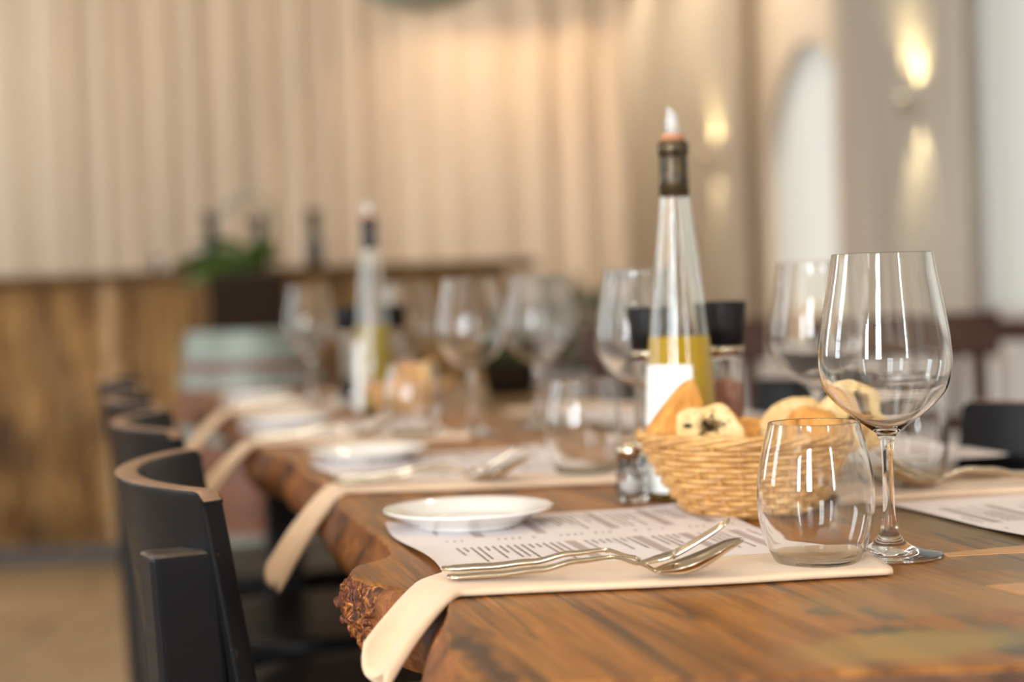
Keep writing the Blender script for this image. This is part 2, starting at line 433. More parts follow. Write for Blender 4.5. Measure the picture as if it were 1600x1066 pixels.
# left wall: local x -> world y, outward = -x
Ml = Matrix(((0, -1, 0, XL), (1, 0, 0, YR - .2), (0, 0, 1, 0), (0, 0, 0, 1)))
wins = [(y - .55 - (YR - .2), y + .55 - (YR - .2)) for y in LEFT_WIN]
wall_with_windows('wall_left', YB - YR + .4, wins, 0.8, 3.05, 'plaster', Ml)
# right wall: oblique
dR = Vector((-0.136, 1, 0)).normalized(); nR = Vector((1, 0.136, 0)).normalized()
oR = Vector((RWX(YR - .2), YR - .2, 0))
Mw = Matrix(((dR.x, nR.x, 0, oR.x), (dR.y, nR.y, 0, oR.y), (0, 0, 1, 0), (0, 0, 0, 1)))
sR = sqrt(1 + .136 ** 2)
wins = [((y - h_ - (YR - .2)) * sR, (y + h_ - (YR - .2)) * sR, zt_) for y, h_, zt_ in ARCH]
wall_with_windows('wall_right', (YB - YR + .5) * sR, wins, 0.8, 1.98, 'plaster', Mw, arch=True, thick=0.22)
def window(name, wd, z0, z1, M, nx, nz, arch=False):
    """frame with muntins, panes of glass between; local x centred, y 0.. outward"""
    fr = join(box(.05, .06, z1 - z0, (-wd / 2 + .025, .10, z0)), box(.05, .06, z1 - z0, (wd / 2 - .025, .10, z0)),
              box(wd - .1, .06, .05, (0, .10, z0)), box(wd - .1, .06, .05, (0, .10, z1 - .05)))
    o = struct(mk(name, *fr, 'frame_white')); o.matrix_world = M
    for i in range(1, nx): mk('muntin', *box(.028, .04, z1 - z0 - .1, (-wd / 2 + wd * i / nx, .10, z0 + .05)), 'frame_white', o)
    for i in range(1, nz): mk('muntin', *box(wd - .1, .036, .028, (0, .10, z0 + (z1 - z0) * i / nz)), 'frame_white', o)
    return o
k = 1
for x in REAR_WIN:
    window('window_%d' % k, 1.1, .8, 3.05, Matrix.Translation((x, YR, 0)) @ Matrix.Scale(-1, 4, (0, 1, 0)), 2, 5); k += 1
for y in LEFT_WIN:
    window('window_%d' % k, 1.1, .8, 3.05, Matrix(((0, -1, 0, XL), (1, 0, 0, y), (0, 0, 1, 0), (0, 0, 0, 1))), 3, 5); k += 1
# pleated sheets
def pleated(L, z0, z1, amp, per, seed, nz=10, flare=1.0):
    rnd = random.Random(seed); n = int(L / 0.012); V, Fc = [], []
    ph = 0; xs = []
    for i in range(n + 1):
        x = L * i / n
        ph += 0.012 * 2 * pi / per * (1 + 0.55 * noise.noise(Vector((x * 2.1, seed, 0))))
        xs.append((x, ph))
    for j in range(nz + 1):
        t = j / nz; z = z0 + (z1 - z0) * t
        for x, p in xs:
            a = amp * (0.6 + 0.7 * noise.noise(Vector((x * 1.3, seed + 5, t * .8)))) * (1 + (flare - 1) * (1 - t))
            V.append(Vector((x + .01 * sin(p * .5 + t), a * sin(p) + .3 * a * sin(2.3 * p + seed), z)))
    for j in range(nz):
        for i in range(n):
            a = j * (n + 1) + i; Fc.append([a, a + 1, a + n + 2, a + n + 1])
    return V, Fc
c = root('curtain', 'long peach pleated curtain hung wall to wall behind the bar counter', 'curtain', (-4.6, 7.62, 0))
xs = [0, 1.35, 2.62, 3.95, 5.12]
for i in range(4):
    mk('curtain_panel', *pleated(xs[i + 1] - xs[i] + .03, .03, 3.05, .046, .135 + .03 * (i % 2), i + 1), 'curtain_peach', c, True, (xs[i], 0.03 * (i % 2), 0))
mk('curtain_rail', *tube([(-.3, 0, 3.09), (5.2, 0, 3.09)], .018, 8), 'brass', c)
# grey pleated drapes on the right wall and the far wall
def drape(a, b, lab, seed, mat='curtain_grey', off=.09):
    """between y=a and y=b along the right wall"""
    p = Vector((RWX(a), a, 0)) - nR * off
    r = root('curtain', lab, 'curtain', p, 0)
    r.rotation_euler = (0, 0, atan2(dR.y, dR.x))
    mk('curtain_panel', *pleated((b - a) * sR, .03, 2.9, .02, .12, seed), mat, r, True)
    mk('curtain_rail', *tube([(-.02, 0, 2.94), ((b - a) * sR + .02, 0, 2.94)], .012, 8), 'brass', r)
drape(8.22, 11.5, 'greige pleated curtain between the far wall and the arched window', 21)
drape(5.62, 6.92, 'greige pleated curtain between two arched windows, under the brighter sconce', 22)
drape(2.95, 3.7, 'greige pleated curtain outside the frame at the right wall', 23)
r = root('curtain', 'greige curtain on the far wall seen past the peach curtain', 'curtain', (-2.4, YB - .12, 0))
mk('curtain_panel', *pleated(3.1, .03, 2.9, .025, .13, 31), 'curtain_grey', r, True)
mk('curtain_rail', *tube([(-.02, 0, 2.94), (3.12, 0, 2.94)], .012, 8), 'brass', r)
# arched windows with sheer blind in the opening
for i, (y, h_, zt) in enumerate(ARCH):
    wdt = h_ * sR
    cc = Vector((RWX(y), y, 0)); Mx = Matrix(((dR.x, nR.x, 0, cc.x), (dR.y, nR.y, 0, cc.y), (0, 0, 1, 0), (0, 0, 0, 1)))
    pts = [(-wdt, .8)] + [(wdt * cos(pi - pi * k_ / 16), zt - wdt + wdt * sin(pi - pi * k_ / 16)) for k_ in range(17)] + [(wdt, .8)]
    V, Fc = [], []
    for (a, b) in pts:
        ia, ib = a * .93, .8 + (b - .8) * .96 + .03
        V += [Vector((a, .04, b)), Vector((ia, .04, ib)), Vector((a, .09, b)), Vector((ia, .09, ib))]
    n = len(pts)
    for k_ in range(n):
        p, q = 4 * k_, 4 * ((k_ + 1) % n)
        Fc += [[p, q, q + 1, p + 1], [p + 2, p + 3, q + 3, q + 2], [p + 1, q + 1, q + 3, p + 3], [p, p + 2, q + 2, q]]
    o = struct(mk('window_%d' % (k + i), V, Fc, 'frame_white')); o.matrix_world = Mx
    V = [Vector((a * .96, .065, b - .01)) for a, b in pts]
    sh = mk('sheer_blind', V, [list(range(n))], 'curtain_sheer', o)

# ------------------------------------------------------------------ wall lamps, pendant, rings of the added ceiling spots
def sconce(y, pw, lab):
    p = Vector((RWX(y), y, 1.53 if y < 7 else 1.565)) - nR * .165
    r = root('wall_lamp', lab, 'lamp', p, atan2(dR.y, dR.x))
    mk('lamp_body', *lathe([(0, -.026), (.013, -.026), (.016, -.022), (.016, .022), (.013, .026), (0, .026)], 24), 'sconce_metal', r, True)
    mk('bracket', *box(.02, .10, .02, (0, -.07, -.01), .003), 'brass', r)
    mk('lens', *lathe([(0, .0262), (.011, .0262), (.011, .029), (0, .029)], 20), 'lamp_glow', r)
    spot('sconce_up', p + Vector((0, 0, .04)), p + nR * .03 + Vector((0, 0, .5)), pw, (1, .86,   .45), 120, .9, .012)
    spot('sconce_down', p - Vector((0, 0, .04)), p + nR * .03 - Vector((0, 0, .55)), pw * .55, (1, .88, .50), 95, .8, .012)
sconce(8.72, 9.0, 'small wall lamp with a pale yellow glow, beside the oil bottle spout')
sconce(6.0, 12.0, 'small wall lamp with the brightest yellow glow, above the near wine glass')
r = root('pendant_lamp', 'grey green bowl shaped pendant lamp at the top edge', 'lamp', (-.225, 5.0, 1.755))
pr = smooth_prof([(0, 0), (.09, .008), (.17, .045), (.21, .10), (.20, .17), (.12, .24), (.04, .28)], 5)
mk('lamp_shade', *lathe([tuple(p) for p in pr] + [(.035, .30), (0, .30)], 40), 'pendant_green', r, True)
mk('cord', *tube([(0, 0, .30), (0, 0, ZC - 1.76)], .004, 8), 'dark_metal', r)
for i, (x, y) in enumerate(FILL):
    mk('fill_spot_ring', *lathe([(.035, 0), (.062, 0), (.062, .012), (.035, .02)], 20, (x, y, ZC - .021)), 'frame_white', CEIL, True)

# ------------------------------------------------------------------ bar counter
CT = 1.05; CY = 6.26; CX0, CX1 = -4.3, 0.03
r = root('bar_counter', 'long bar counter faced with golden brown reed panels', 'counter', (0, CY, 0))
mk('carcass', *box(CX1 - CX0 - .08, .60, CT - .08, ((CX0 + CX1) / 2, .36, .02)), 'kick_dark', r)
mk('counter_top', *box(CX1 - CX0 + .1, .78, .03, ((CX0 + CX1) / 2 + .02, .36, CT - .03), .005), 'bar_top_wood', r)
mk('plinth', *box(CX1 - CX0 - .1, .05, .06, ((CX0 + CX1) / 2, .06, 0)), 'kick_dark', r)
seam = [CX0, -3.3, -2.4, -1.46, -.70, CX1 - .03]
for a, b in zip(seam, seam[1:]):
    mk('reed_panel', *box(b - a - .03, .03, CT - .095, ((a + b) / 2, .035, .06), .004), 'reed_panel', r)
for a in seam[1:-1]:
    mk('batten', *box(.042, .02, CT - .10, (a, .012, .065), .004), 'reed_batten', r)
rnd = random.Random(3)
# single reeds standing proud on the panels
rv, rf = [], []
for a, b in zip(seam, seam[1:]):
    x = a + .05
    while x < b - .05:
        z0 = .065 + rnd.random() * .02; rr_ = .004 + rnd.random() * .004
        vs, fs = tube([(x, .018, z0), (x + rnd.uniform(-.006, .006), .016, .5), (x + rnd.uniform(-.008, .008), .018, CT - .04)], rr_, 5)
        n = len(rv); rv += vs; rf += [[i + n for i in f] for f in fs]
        x += .0115 + rnd.random() * .008
stuff(mk('reed', rv, rf, 'reed_panel', r, True))

# ------------------------------------------------------------------ barrel with planter
BX, BY = (392 - 800) / F * 5.6, 5.6
def brad(t): return .205 + .045 * (1 - (2 * t - 1) ** 2)
BH = .84
r = root('wine_barrel', 'old wine barrel with reddish staves and pale zinc hoops before the bar', 'barrel', (BX, BY, 0))
NS = 22
for kx in range(NS):
    V, Fc = [], []; n = 12
    for i in range(n + 1):
        t = i / n; rr_ = brad(t)
        for a in (-.5, -.25, 0, .25, .5):
            an = 2 * pi / NS * a * .985
            for dd in (0, -.02): V.append(Vector(((rr_ + dd) * cos(an), (rr_ + dd) * sin(an), BH * t)))
    for i in range(n):
        for j in range(4):
            p = i * 10 + j * 2; q = p + 10
            Fc += [[p, p + 2, q + 2, q], [p + 1, q + 1, q + 3, p + 3]]
        p = i * 10; Fc += [[p, p + 10, p + 11, p + 1], [p + 8, p + 9, p + 19, p + 18]]
    for j in range(4): Fc += [[j * 2, j * 2 + 1, j * 2 + 3, j * 2 + 2], [n * 10 + j * 2, n * 10 + j * 2 + 2, n * 10 + j * 2 + 3, n * 10 + j * 2 + 1]]
    if kx == 0: o = mk('stave', V, Fc, 'stave_wood', r, False); sm = o.data
    else: o = bpy.data.objects.new('stave', sm); COL.objects.link(o); o.parent = r
    o.rotation_euler = (0, 0, 2 * pi * kx / NS)
mk('barrel_head', *lathe([(0, 0), (.187, 0), (.187, .015), (0, .015)], 40, (0, 0, BH - .03)), 'stave_wood', r)
for za, zb in ((.0, .09), (.15, .20), (.495, .54), (.665, .71), (.745, BH)):
    pf = [(brad(za / BH) + .0005, za), (brad(za / BH) + .004, za), (brad(zb / BH) + .004, zb), (brad(zb / BH) + .0005, zb)]
    mk('hoop', *lathe(pf + [pf[0]], 44), 'hoop_zinc', r, False)
def leaf(L, wd, bend, mat, name, parent, M, n=8):
    V, Fc = [], []
    for i in range(n + 1):
        t = i / n; w_ = wd * sin(pi * min(1, t * .93 + .07)) ** .8 * .5
        x = L * t; z = bend * (t * (1 - t) * 2 - t * t * .8)
        for s_ in (-1, 0, 1):
            V.append(Vector((x, s_ * w_, z + abs(s_) * w_ * .35)))
    nn = len(V)
    V += [v_ + Vector((0, 0, -.0012)) for v_ in V]
    for i in range(n):
        for j in range(2):
            a = i * 3 + j; Fc.append([a, a + 3, a + 4, a + 1]); Fc.append([nn + a, nn + a + 1, nn + a + 4, nn + a + 3])
    vf = xf((V, Fc), M)
    return mk(name, *vf, mat, parent, True) if parent is not None else vf
r = root('orchid_planter', 'dark square planter with arching green leaves standing on the barrel', 'planter', (BX + .0, BY - .01, BH + .0005))
pz = .175
w1, w2 = box(.225, .225, pz, (0, 0, 0), .004)
mk('pot', w1, w2, 'planter_brown', r)
mk('soil', *box(.19, .19, .006, (0, 0, pz)), 'soil', r)
for an, L, wd, bd_, tilt in ((183, .25, .085, .05, 12), (170, .24, .08, .06, -4), (195, .20, .075, .12, 45), (178, .17, .07, .05, 28), (5, .14, .07, .03, 66), (-20, .16, .07, .06, 52), (90, .14, .06, .05, 40), (150, .17, .07, .05, 50), (20, .13, .06, .03, 30), (230, .15, .07, .06, 48)):
    M = Matrix.Translation((0, 0, pz + .004)) @ Matrix.Rotation(R(an), 4, 'Z') @ Matrix.Rotation(-R(tilt), 4, 'Y') @ Matrix.Rotation(R(50 if an % 2 else -45), 4, 'X')
    leaf(L, wd, bd_, 'leaf_green', 'leaf', r, M)
st = catmull([(.06, 0, pz), (.085, 0, pz + .14), (.07, 0, pz + .23), (.0, -.01, pz + .26), (-.06, -.01, pz + .22)], 6)
mk('stem', *tube(st, .004, 6), 'stem_green', r, True)
mk('stem', *tube([(.085, .01, pz), (.09, .01, pz + .24)], .005, 6), 'stem_green', r, True)
for fx, fz in ((-.055, .225), (-.02, .25), (.02, .262), (-.075, .19)):
    parts = []
    for q in range(5):
        M = Matrix.Translation((fx, -.015, pz + fz)) @ Matrix.Rotation(R(72 * q), 4, 'Y') @ Matrix.Rotation(R(10), 4, 'Z')
        parts.append(leaf(.035, .03, .004, None, None, None, M, 4))
    mk('blossom', *join(*parts), 'petal_white', r, True)

# dark bottles and small glass on the counter
def dark_bottle(px, Y, h, lab):
    x = (px - 800) / F * Y
    r = root('bottle', lab, 'bottle', (x, Y, CT + .001), 0, None)
    s_ = h / .24
    pr = [(0, 0), (.028, 0), (.032, .004), (.032, .09), (.026, .115), (.022, .13), (.022, .19)]
    mk('glass_body', *lathe([(a * 1.0, b * s_) for a, b in pr] + [(0, .19 * s_)], 28), 'dark_bottle', r, True)
    mk('cap', *lathe([(0, 0), (.028, 0), (.028, .04 * s_), (.024, .045 * s_), (0, .045 * s_)], 20, (0, 0, .1905 * s_)), 'planter_brown', r)
dark_bottle(336, 6.32, .215, 'dark bottle on the bar counter just left of the orchid leaves')
dark_bottle(497, 6.34, .21, 'lone dark bottle on the bar counter right of the planter')
dark_bottle(412, 6.4, .20, 'dark bottle on the bar counter half hidden by the orchid blossoms')
r = tag(mk('glass_jar', *lathe([(0, 0), (.02, 0), (.022, .003), (.02, .05), (.0185, .05), (.019, .006), (0, .005)], 24), 'clear_glass', None, True, ((252 - 800) / F * 6.32, 6.32, CT + .001)),
        'tiny clear glass tealight jar on the bar counter, far from the bottles', 'jar')

# ------------------------------------------------------------------ the live-edge table
TH = math.atan(0.25)
TO = Vector((0.25, 1.0, 0))
Mt = Matrix.Translation(TO) @ Matrix.Rotation(TH, 4, 'Z'); Mti = Mt.inverted()
left_px = [(752, 1070), (741, 1063), (716, 1032), (706, 1012), (701, 985), (703, 960), (700, 940), (678, 929), (649, 924), (610, 916), (575, 907), (557, 899), (551, 893),
           (556, 886), (575, 880), (600, 873), (613, 864), (611, 856), (600, 845), (585, 833), (570, 822), (553, 808), (537, 796), (529, 787), (524, 774), (505, 757),
           (480, 739), (455, 718), (430, 709), (410, 703), (398, 692), (392, 680), (385, 668), (372, 655), (358, 645), (344, 636), (331, 627)]
Lpts = [Mti @ unp(a, b) for a, b in left_px]
far_l = Mti @ Vector((-.60, 3.42, .75)); far_r = Mti @ Vector((.06, 3.42 + .15, .75))
rp = [Vector((.06, 3.45, .75)), Vector((.10, 3.1, .75)), Vector((.17, 2.85, .75)), Vector((.23, 2.5, .75)), Vector((.30, 2.25, .75)), Vector((.36, 2.0, .75)), Vector((.40, 1.85, .75)), Vector((.434, 1.723, .75)), Vector((.486, 1.64, .75)), Vector((.52, 1.5, .75)), Vector((.56, 1.3, .75)), Vector((.62, 1.1, .75)), Vector((.66, .9, .75)), Vector((.672, .855, .75))]
Rpts = [Mti @ p for p in rp]
near_l = Lpts[0]
out = [Vector((p.x, p.y)) for p in Lpts] + [Vector((far_l.x, far_l.y)), Vector((Rpts[0].x - .2, far_l.y + .04))] + [Vector((p.x, p.y)) for p in Rpts]
# resample with smoothing
sm_ = []
n = len(out)
for i in range(n):
    p0, p1, p2, p3 = out[i - 1], out[i], out[(i + 1) % n], out[(i + 2) % n]
    seg_l = (p2 - p1).length; near = (p1 - Vector((-.2, .1))).length < 1.1
    cnt = max(2, int(seg_l / (.0032 if near else .012)))
    straight = (i == n - 1)
    for kk in range(cnt):
        t = kk / cnt
        if straight: q = p1.lerp(p2, t)
        else: q = 0.5 * ((2 * p1) + (p2 - p0) * t + (2 * p0 - 5 * p1 + 4 * p2 - p3) * t * t + (3 * p1 - p0 - 3 * p2 + p3) * t ** 3)
        sm_.append((q, straight))
N = len(sm_)
ta = sum(sm_[i][0].x * sm_[(i + 1) % N][0].y - sm_[(i + 1) % N][0].x * sm_[i][0].y for i in range(N))
rows = [(0, 0), (.002, .0015), (.006, .003), (.012, .006), (.018, .010), (.024, .013), (.030, .015), (.036, .015), (.042, .013), (.048, .009), (.053, .003), (.056, -.006), (.058, -.03)]
knob = Mti @ unp(585, 900); knob2 = Mti @ unp(560, 900)
V, Fc, fmi = [], [], []
sgn = 1 if ta > 0 else -1
nrm = []
for i in range(N):
    d = sm_[(i + 2) % N][0] - sm_[i - 2][0]; d.normalize(); nrm.append(Vector((d.y, -d.x)) * sgn)
for j, (dz, off) in enumerate(rows):
    for i in range(N):
        q, st_ = sm_[i]; nn = nrm[i]
        kd = (q - Vector((knob.x, knob.y))).length
        burl = max(0, 1 - kd / .075)
        if st_: o_ = .0025 * min(1, j) ; amp = .0
        else:
            o_ = off; amp = .0035 * min(1, j / 3)
            o_ = o_ * (1 - burl * .9) + burl * (.004 * sin(pi * min(1, dz / .05)) - .018 * (dz / .055) ** 2)
            amp += burl * .007 * min(1, j / 2)
        p3 = Vector((q.x, q.y, dz))
        h = noise.noise(p3 * 45) * .9 + noise.noise(p3 * 130) * .55 * (.4 + burl) + (noise.noise(p3 * 12) * .9)
        h2 = noise.noise(p3 * 60 + Vector((5, 5, 5)))
        edge = .0014 * noise.noise(Vector((q.x * 60, q.y * 60, 0))) + .0008 * noise.noise(Vector((q.x * 200, q.y * 200, 0)))
        if st_: edge = 0
        d_ = o_ + amp * h + edge
        V.append(Vector((q.x + nn.x * d_, q.y + nn.y * d_, .75 - dz + (amp * .6 * h2 if 1 < j < len(rows) - 1 else 0))))
for j in range(len(rows) - 1):
    for i in range(N):
        i2 = (i + 1) % N; a, b = j * N + i, j * N + i2
        f = [a, b, b + N, a + N] if sgn < 0 else [a, a + N, b + N, b]
        Fc.append(f)
        kd = (sm_[i][0] - Vector((knob2.x, knob2.y))).length
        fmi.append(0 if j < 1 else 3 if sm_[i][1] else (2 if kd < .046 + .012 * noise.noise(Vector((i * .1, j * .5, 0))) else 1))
Fc.append([i for i in range(N)] if sgn > 0 else [i for i in range(N)][::-1]); fmi.append(0)
last = (len(rows) - 1) * N
Fc.append([last + i for i in range(N)][::-1] if sgn > 0 else [last + i for i in range(N)]); fmi.append(1)
# knots of the top, in the table's own frame
def kp(px, py, rx, ry, st_=.9, kc=(.045, .04, .03)):
    p = Mti @ unp(px, py); return (p.x, p.y, rx * 1.25, ry * 1.25, min(1, st_ * 1.12), kc)
kn = [kp(1290, 957, .006, .016, .75, (.06, .05, .035)), kp(1374, 958, .005, .016, .8), kp(1390, 985, .016, .008, .85), kp(1580, 1012, .010, .022, .9), kp(1560, 985, .006, .05, .55, (.07, .07, .05)),
      kp(1500, 1000, .04, .03, .45, (.16, .15, .07)), kp(1410, 1010, .05, .03, .5, (.36, .24, .06)), kp(1500, 930, .09, .05, .35, (.30, .22, .10)),
      kp(735, 1010, .006, .028, .85, (.035, .015, .010)), kp(765, 1040, .007, .03, .8, (.05, .02, .012)), kp(752, 985, .004, .014, .6, (.06, .025, .015)), kp(790, 1062, .006, .02, .6, (.05, .02, .012)),
      kp(1560, 880, .03, .03, .4, (.09, .09, .06))]
col = add_knots(WOODM, WOODCOL, kn)
rg = WOODM.n('ShaderNodeMapRange', Value=g2); rg.inputs[3].default_value = .25; rg.inputs[4].default_value = .38
WOODM.P(Base_Color=col, Roughness=rg.outputs[0], Specular_IOR_Level=0.27)
WOODM.bump(WOODM.math('SUBTRACT', WOODM.math('MULTIPLY', g2, .5), cm), 0.25, 0.0008)
tb = root('dining_table', 'long live edge wooden slab table, its bark edge on the chair side', 'table', TO, TH)
slab = mk('tabletop', V, Fc, 'table_wood', tb, False, None, ['table_wood', 'bark_edge', 'burl', 'shaded_end_grain'], fmi)
slab.data.polygons.foreach_set('use_smooth', [len(p.vertices) == 4 for p in slab.data.polygons])
# burl lumps, small knobs of bark on the rounded corner
rnd = random.Random(11)
for q in range(70):
    i = None
    while i is None:
        c_ = rnd.randrange(N)
        if (sm_[c_][0] - Vector((knob2.x, knob2.y))).length < .05 and not sm_[c_][1]: i = c_
    j = rnd.randrange(2, 10); p = V[j * N + i]; rr_ = rnd.uniform(.002, .0048); p = p - Vector((nrm[i].x, nrm[i].y, 0)) * rr_ * .45
    bm = bmesh.new(); bmesh.ops.create_icosphere(bm, subdivisions=2, radius=rr_)
    for v_ in bm.verts:
        v_.co = v_.co * (1 + .9 * noise.noise(v_.co * 350 + p * 50)) + p
    bm.verts.index_update()
    vf = ([v_.co.copy() for v_ in bm.verts], [[v_.index for v_ in f.verts] for f in bm.faces]); bm.free()
    mk('burl_knob', *vf, 'burl', tb, True)
# butterfly patches let into the top
def patch(pxs):
    pts = [Mti @ unp(a, b) for a, b in pxs]
    n_ = len(pts); V = [Vector((p.x, p.y, .7504)) for p in pts] + [Vector((p.x, p.y, .745)) for p in pts]
    Fc = [list(range(n_)), list(range(n_, 2 * n_))[::-1]] + [[i, i + n_, (i + 1) % n_ + n_, (i + 1) % n_] for i in range(n_)]
    bm_ = mk('inlay', V, Fc, 'inlay_wood', tb)
patch([(1466, 866), (1600, 853), (1640, 853), (1640, 862), (1600, 864), (1480, 870)])
patch([(1540, 916), (1600, 911), (1640, 908), (1640, 938), (1600, 931)])
# legs out of view: two black steel trestles
for ly in (.45, 2.05):
    a_, b_ = -.16, .16
    legf = join(box(.06, .06, .69, (a_ , ly, .0), .004), box(.06, .06, .69, (b_, ly, .0), .004), box(.5, .08, .008, (0, ly, .6805)))
    mk('leg', *legf, 'dark_metal', tb)

# ------------------------------------------------------------------ glassware
def glass_profile(outer, inner): return [tuple(p) for p in outer] + [tuple(p) for p in inner]
def wine_glass_mesh():
    o = smooth_prof([(.0006, .0010), (.020, .0008), (.0350, .0003), (.0362, .0013), (.0352, .0023), (.027, .0036), (.018, .0060), (.011, .0105), (.0066, .018), (.0046, .028), (.0040, .045), (.0039, .062), (.0046, .078), (.0062, .0835), (.0090, .0868),
                     (.0145, .0910), (.0210, .0958), (.0335, .1062), (.0415, .1160), (.0449, .127), (.0458, .138), (.0448, .152), (.0415, .172), (.0370, .196), (.0347, .2095), (.0344, .2108)], 5)
    i = smooth_prof([(.0338, .2108), (.0340, .2094), (.0361, .196), (.0406, .172), (.0439, .152), (.0449, .138), (.0440, .1275), (.0406, .1170), (.0326, .1075), (.020, .0970), (.010, .0905), (.004, .0878), (.0001, .0872)], 5)
    return lathe([(max(0.0, a), b) for a, b in [(0, .0010)] + glass_profile(o, i)] + [(0, .0872)], 72)
def tumbler_mesh():
    o = smooth_prof([(.001, .0016), (.020, .0014), (.0255, .0004), (.0275, .0010), (.0300, .005), (.0342, .0145), (.0378, .028), (.0390, .043), (.0382, .058), (.0350, .075), (.0312, .0895), (.0302, .0938)], 5)
    i = smooth_prof([(.0294, .0938), (.0303, .0893), (.0341, .075), (.0372, .058), (.0379, .043), (.0367, .0285), (.0330, .0145), (.0285, .0060), (.018, .0030), (.0001, .0028)], 5)
    return lathe([(0, .0016)] + glass_profile(o, i) + [(0, .0028)], 72)
WG = root('wine_glass', 'near wine glass with a tall stem, its bowl highest in the picture', 'wine glass', (.258, 1.198, .7503), 0, 'wine glasses on the table')
mk('glass_body', *wine_glass_mesh(), 'clear_glass', WG, True)
TG = root('tumbler', 'near stemless glass standing on the end of the napkin', 'glass', (.1985, 1.147, .7562), 0, 'stemless glasses on the table')
mk('glass_body', *tumbler_mesh(), 'clear_glass', TG, True)
zt = .7503
for (x, y, lab) in [(.300, 1.71, 'wine glass behind the bread basket, left of the near wine glass'),
                    (.133, 1.80, 'wine glass half hidden by the tall oil bottle and pepper grinder'),
                    (-.056, 2.33, 'blurred wine glass above the middle of the table, left of its twin'),
                    (.034, 2.43, 'blurred wine glass right of its twin above the middle of the table'),
                    (-.180, 2.99, 'blurred wine glass just right of the far oil bottle'),
                    (.060, 2.86, 'faint wine glass before the grey planter'),
                    (-.370, 3.16, 'faint wine glass left of the far oil bottle before the barrel'),
                    (.170, 2.27, 'wine glass on the far side of the table behind the near oil bottle')]:
    dup(WG, (x, y, zt), random.random(), lab)
for (x, y, lab, z) in [(.352, 1.56, 'stemless glass behind the near wine glass stem on the opposite side', .7563),
                    (.068, 1.745, 'stemless glass left of the near oil bottle, at the second setting', .7572),
                    (-.133, 2.275, 'small looking blurred stemless glass at the third setting', .7572),
                    (-.245, 2.95, 'faint stemless glass right behind the far oil bottle', .7572),
                    (.215, 2.16, 'stemless glass hidden behind the near oil bottle', .7563)]:
    dup(TG, (x, y, z), random.random(), lab)

# ------------------------------------------------------------------ napkins
def napkin_mesh(seed=0, hang=1.0):
    rnd = random.Random(seed)
    W = .086
    # folded-sheet section (v, h)
    sec = []
    T = .0022
    def line(v0, v1, h, n=16):
        for i in range(n + 1): sec.append((v0 + (v1 - v0) * i / n, h))
    def arc(v, h0, h1, sg, n=5):
        for i in range(1, n):
            a = -pi / 2 + pi * i / n; sec.append((v + sg * cos(a) * (h1 - h0) * .8, (h0 + h1) / 2 + (h1 - h0) / 2 * sin(a)))
    T = .0022
    line(W, .004, .0006); arc(.004, .0006, .0006 + 2 * T, -1, 9); line(.004, W - .003, .0006 + 2 * T, 20); arc(W - .003, .0006 + 2 * T, .0006 + T, 1); line(W - .003, .012, .0006 + T)
    L, H = .283, .075 * hang
    NU = 70; V, Fc = [], []
    for i in range(NU + 1):
        s_ = L - (L + H) * i / NU           # from right end to the tip
        for k_, (v_, h) in enumerate(sec):
            vn = v_ / W
            if s_ >= 0:
                x, z = s_, 0.0; t = 0
                y = v_
            else:
                t = -s_ / .075
                dx = -.046 - .014 * vn; dy = -.066 - .028 * vn; dz = (-.044 + .014 * vn) * (1.0 if hang <= 1 else 1.45)
                t0 = .36 * vn ** 1.5
                x = dx * t; z = dz * (max(0, t - t0) / (1 - t0)) ** 1.25
                y = v_ + dy * t
                z += (.0052 * sin(vn * 8.6 + .2 + seed * .3)) * min(1, max(0, t - t0) * 1.6); x += .003 * sin(vn * 8) * min(1, t)
            # looseness of the layers and soft waves
            wav = noise.noise(Vector((s_ * 14, v_ * 18, seed))) * .0016 * (h / .005)
            puff = .0016 * sin(pi * min(1, max(0, vn))) * (h > .002) * (1 + .4 * sin(s_ * 30 + seed))
            lim = max(0, 1 - abs(s_ - .08) / .1)
            hh = h + (wav + puff) * .6
            if s_ < 0:
                a = min(.80, t * 1.6); V.append(Vector((x - sin(a) * hh, y, z + cos(a) * hh)))
            else: V.append(Vector((x, y + .0022 * sin(s_ * 24 + seed), z + hh)))
    m_ = len(sec)
    for i in range(NU):
        for k_ in range(m_ - 1):
            a = i * m_ + k_; Fc.append([a, a + m_, a + m_ + 1, a + 1])
    return V, Fc
def napkin(x, y, rz, seed, lab, hang=1.0, flip=False):
    o = mk('napkin', *napkin_mesh(seed, hang), 'napkin_cloth', None, True, (x, y, .7508))
    o.rotation_euler = (0, 0, rz)
    md = o.modifiers.new('thickness', 'SOLIDIFY'); md.thickness = .0010; md.offset = 0
    tag(o, lab, 'napkin', 'folded napkins'); return o
N1 = Vector((-.040, 1.088)); A1 = R(5.0)
SH = [Vector((0, 0)), Vector((-.13, .584)), Vector((-.300, 1.155)), Vector((-.436, 1.79))]
napkin(N1.x, N1.y, A1, 1, 'peach cloth napkin at the near setting, its end hanging over the bark edge')
napkin(N1.x + SH[1].x + .004, N1.y + SH[1].y, R(1), 2, 'peach cloth napkin at the second setting, end hanging over the edge', 1.25)
napkin(N1.x + SH[2].x, N1.y + SH[2].y, R(-1), 3, 'peach cloth napkin at the third setting, blurred, its end hanging low', 1.3)
napkin(N1.x + SH[3].x, N1.y + SH[3].y, R(0), 4, 'peach cloth napkin at the farthest setting beside the barrel', 1.25)
# opposite side (hang over the other edge)
for i, (x, y, rz, lab) in enumerate([(.535, 1.600, R(192), 'crumpled peach napkin on the opposite side behind the near wine glass stem'),
                    (.395, 2.19, R(194), 'peach napkin on the opposite side behind the near oil bottle'),
                    (.255, 2.78, R(194), 'peach napkin on the opposite side beyond the blurred twin wine glasses')]):
    napkin(x, y, rz, 6 + i, lab, .6)

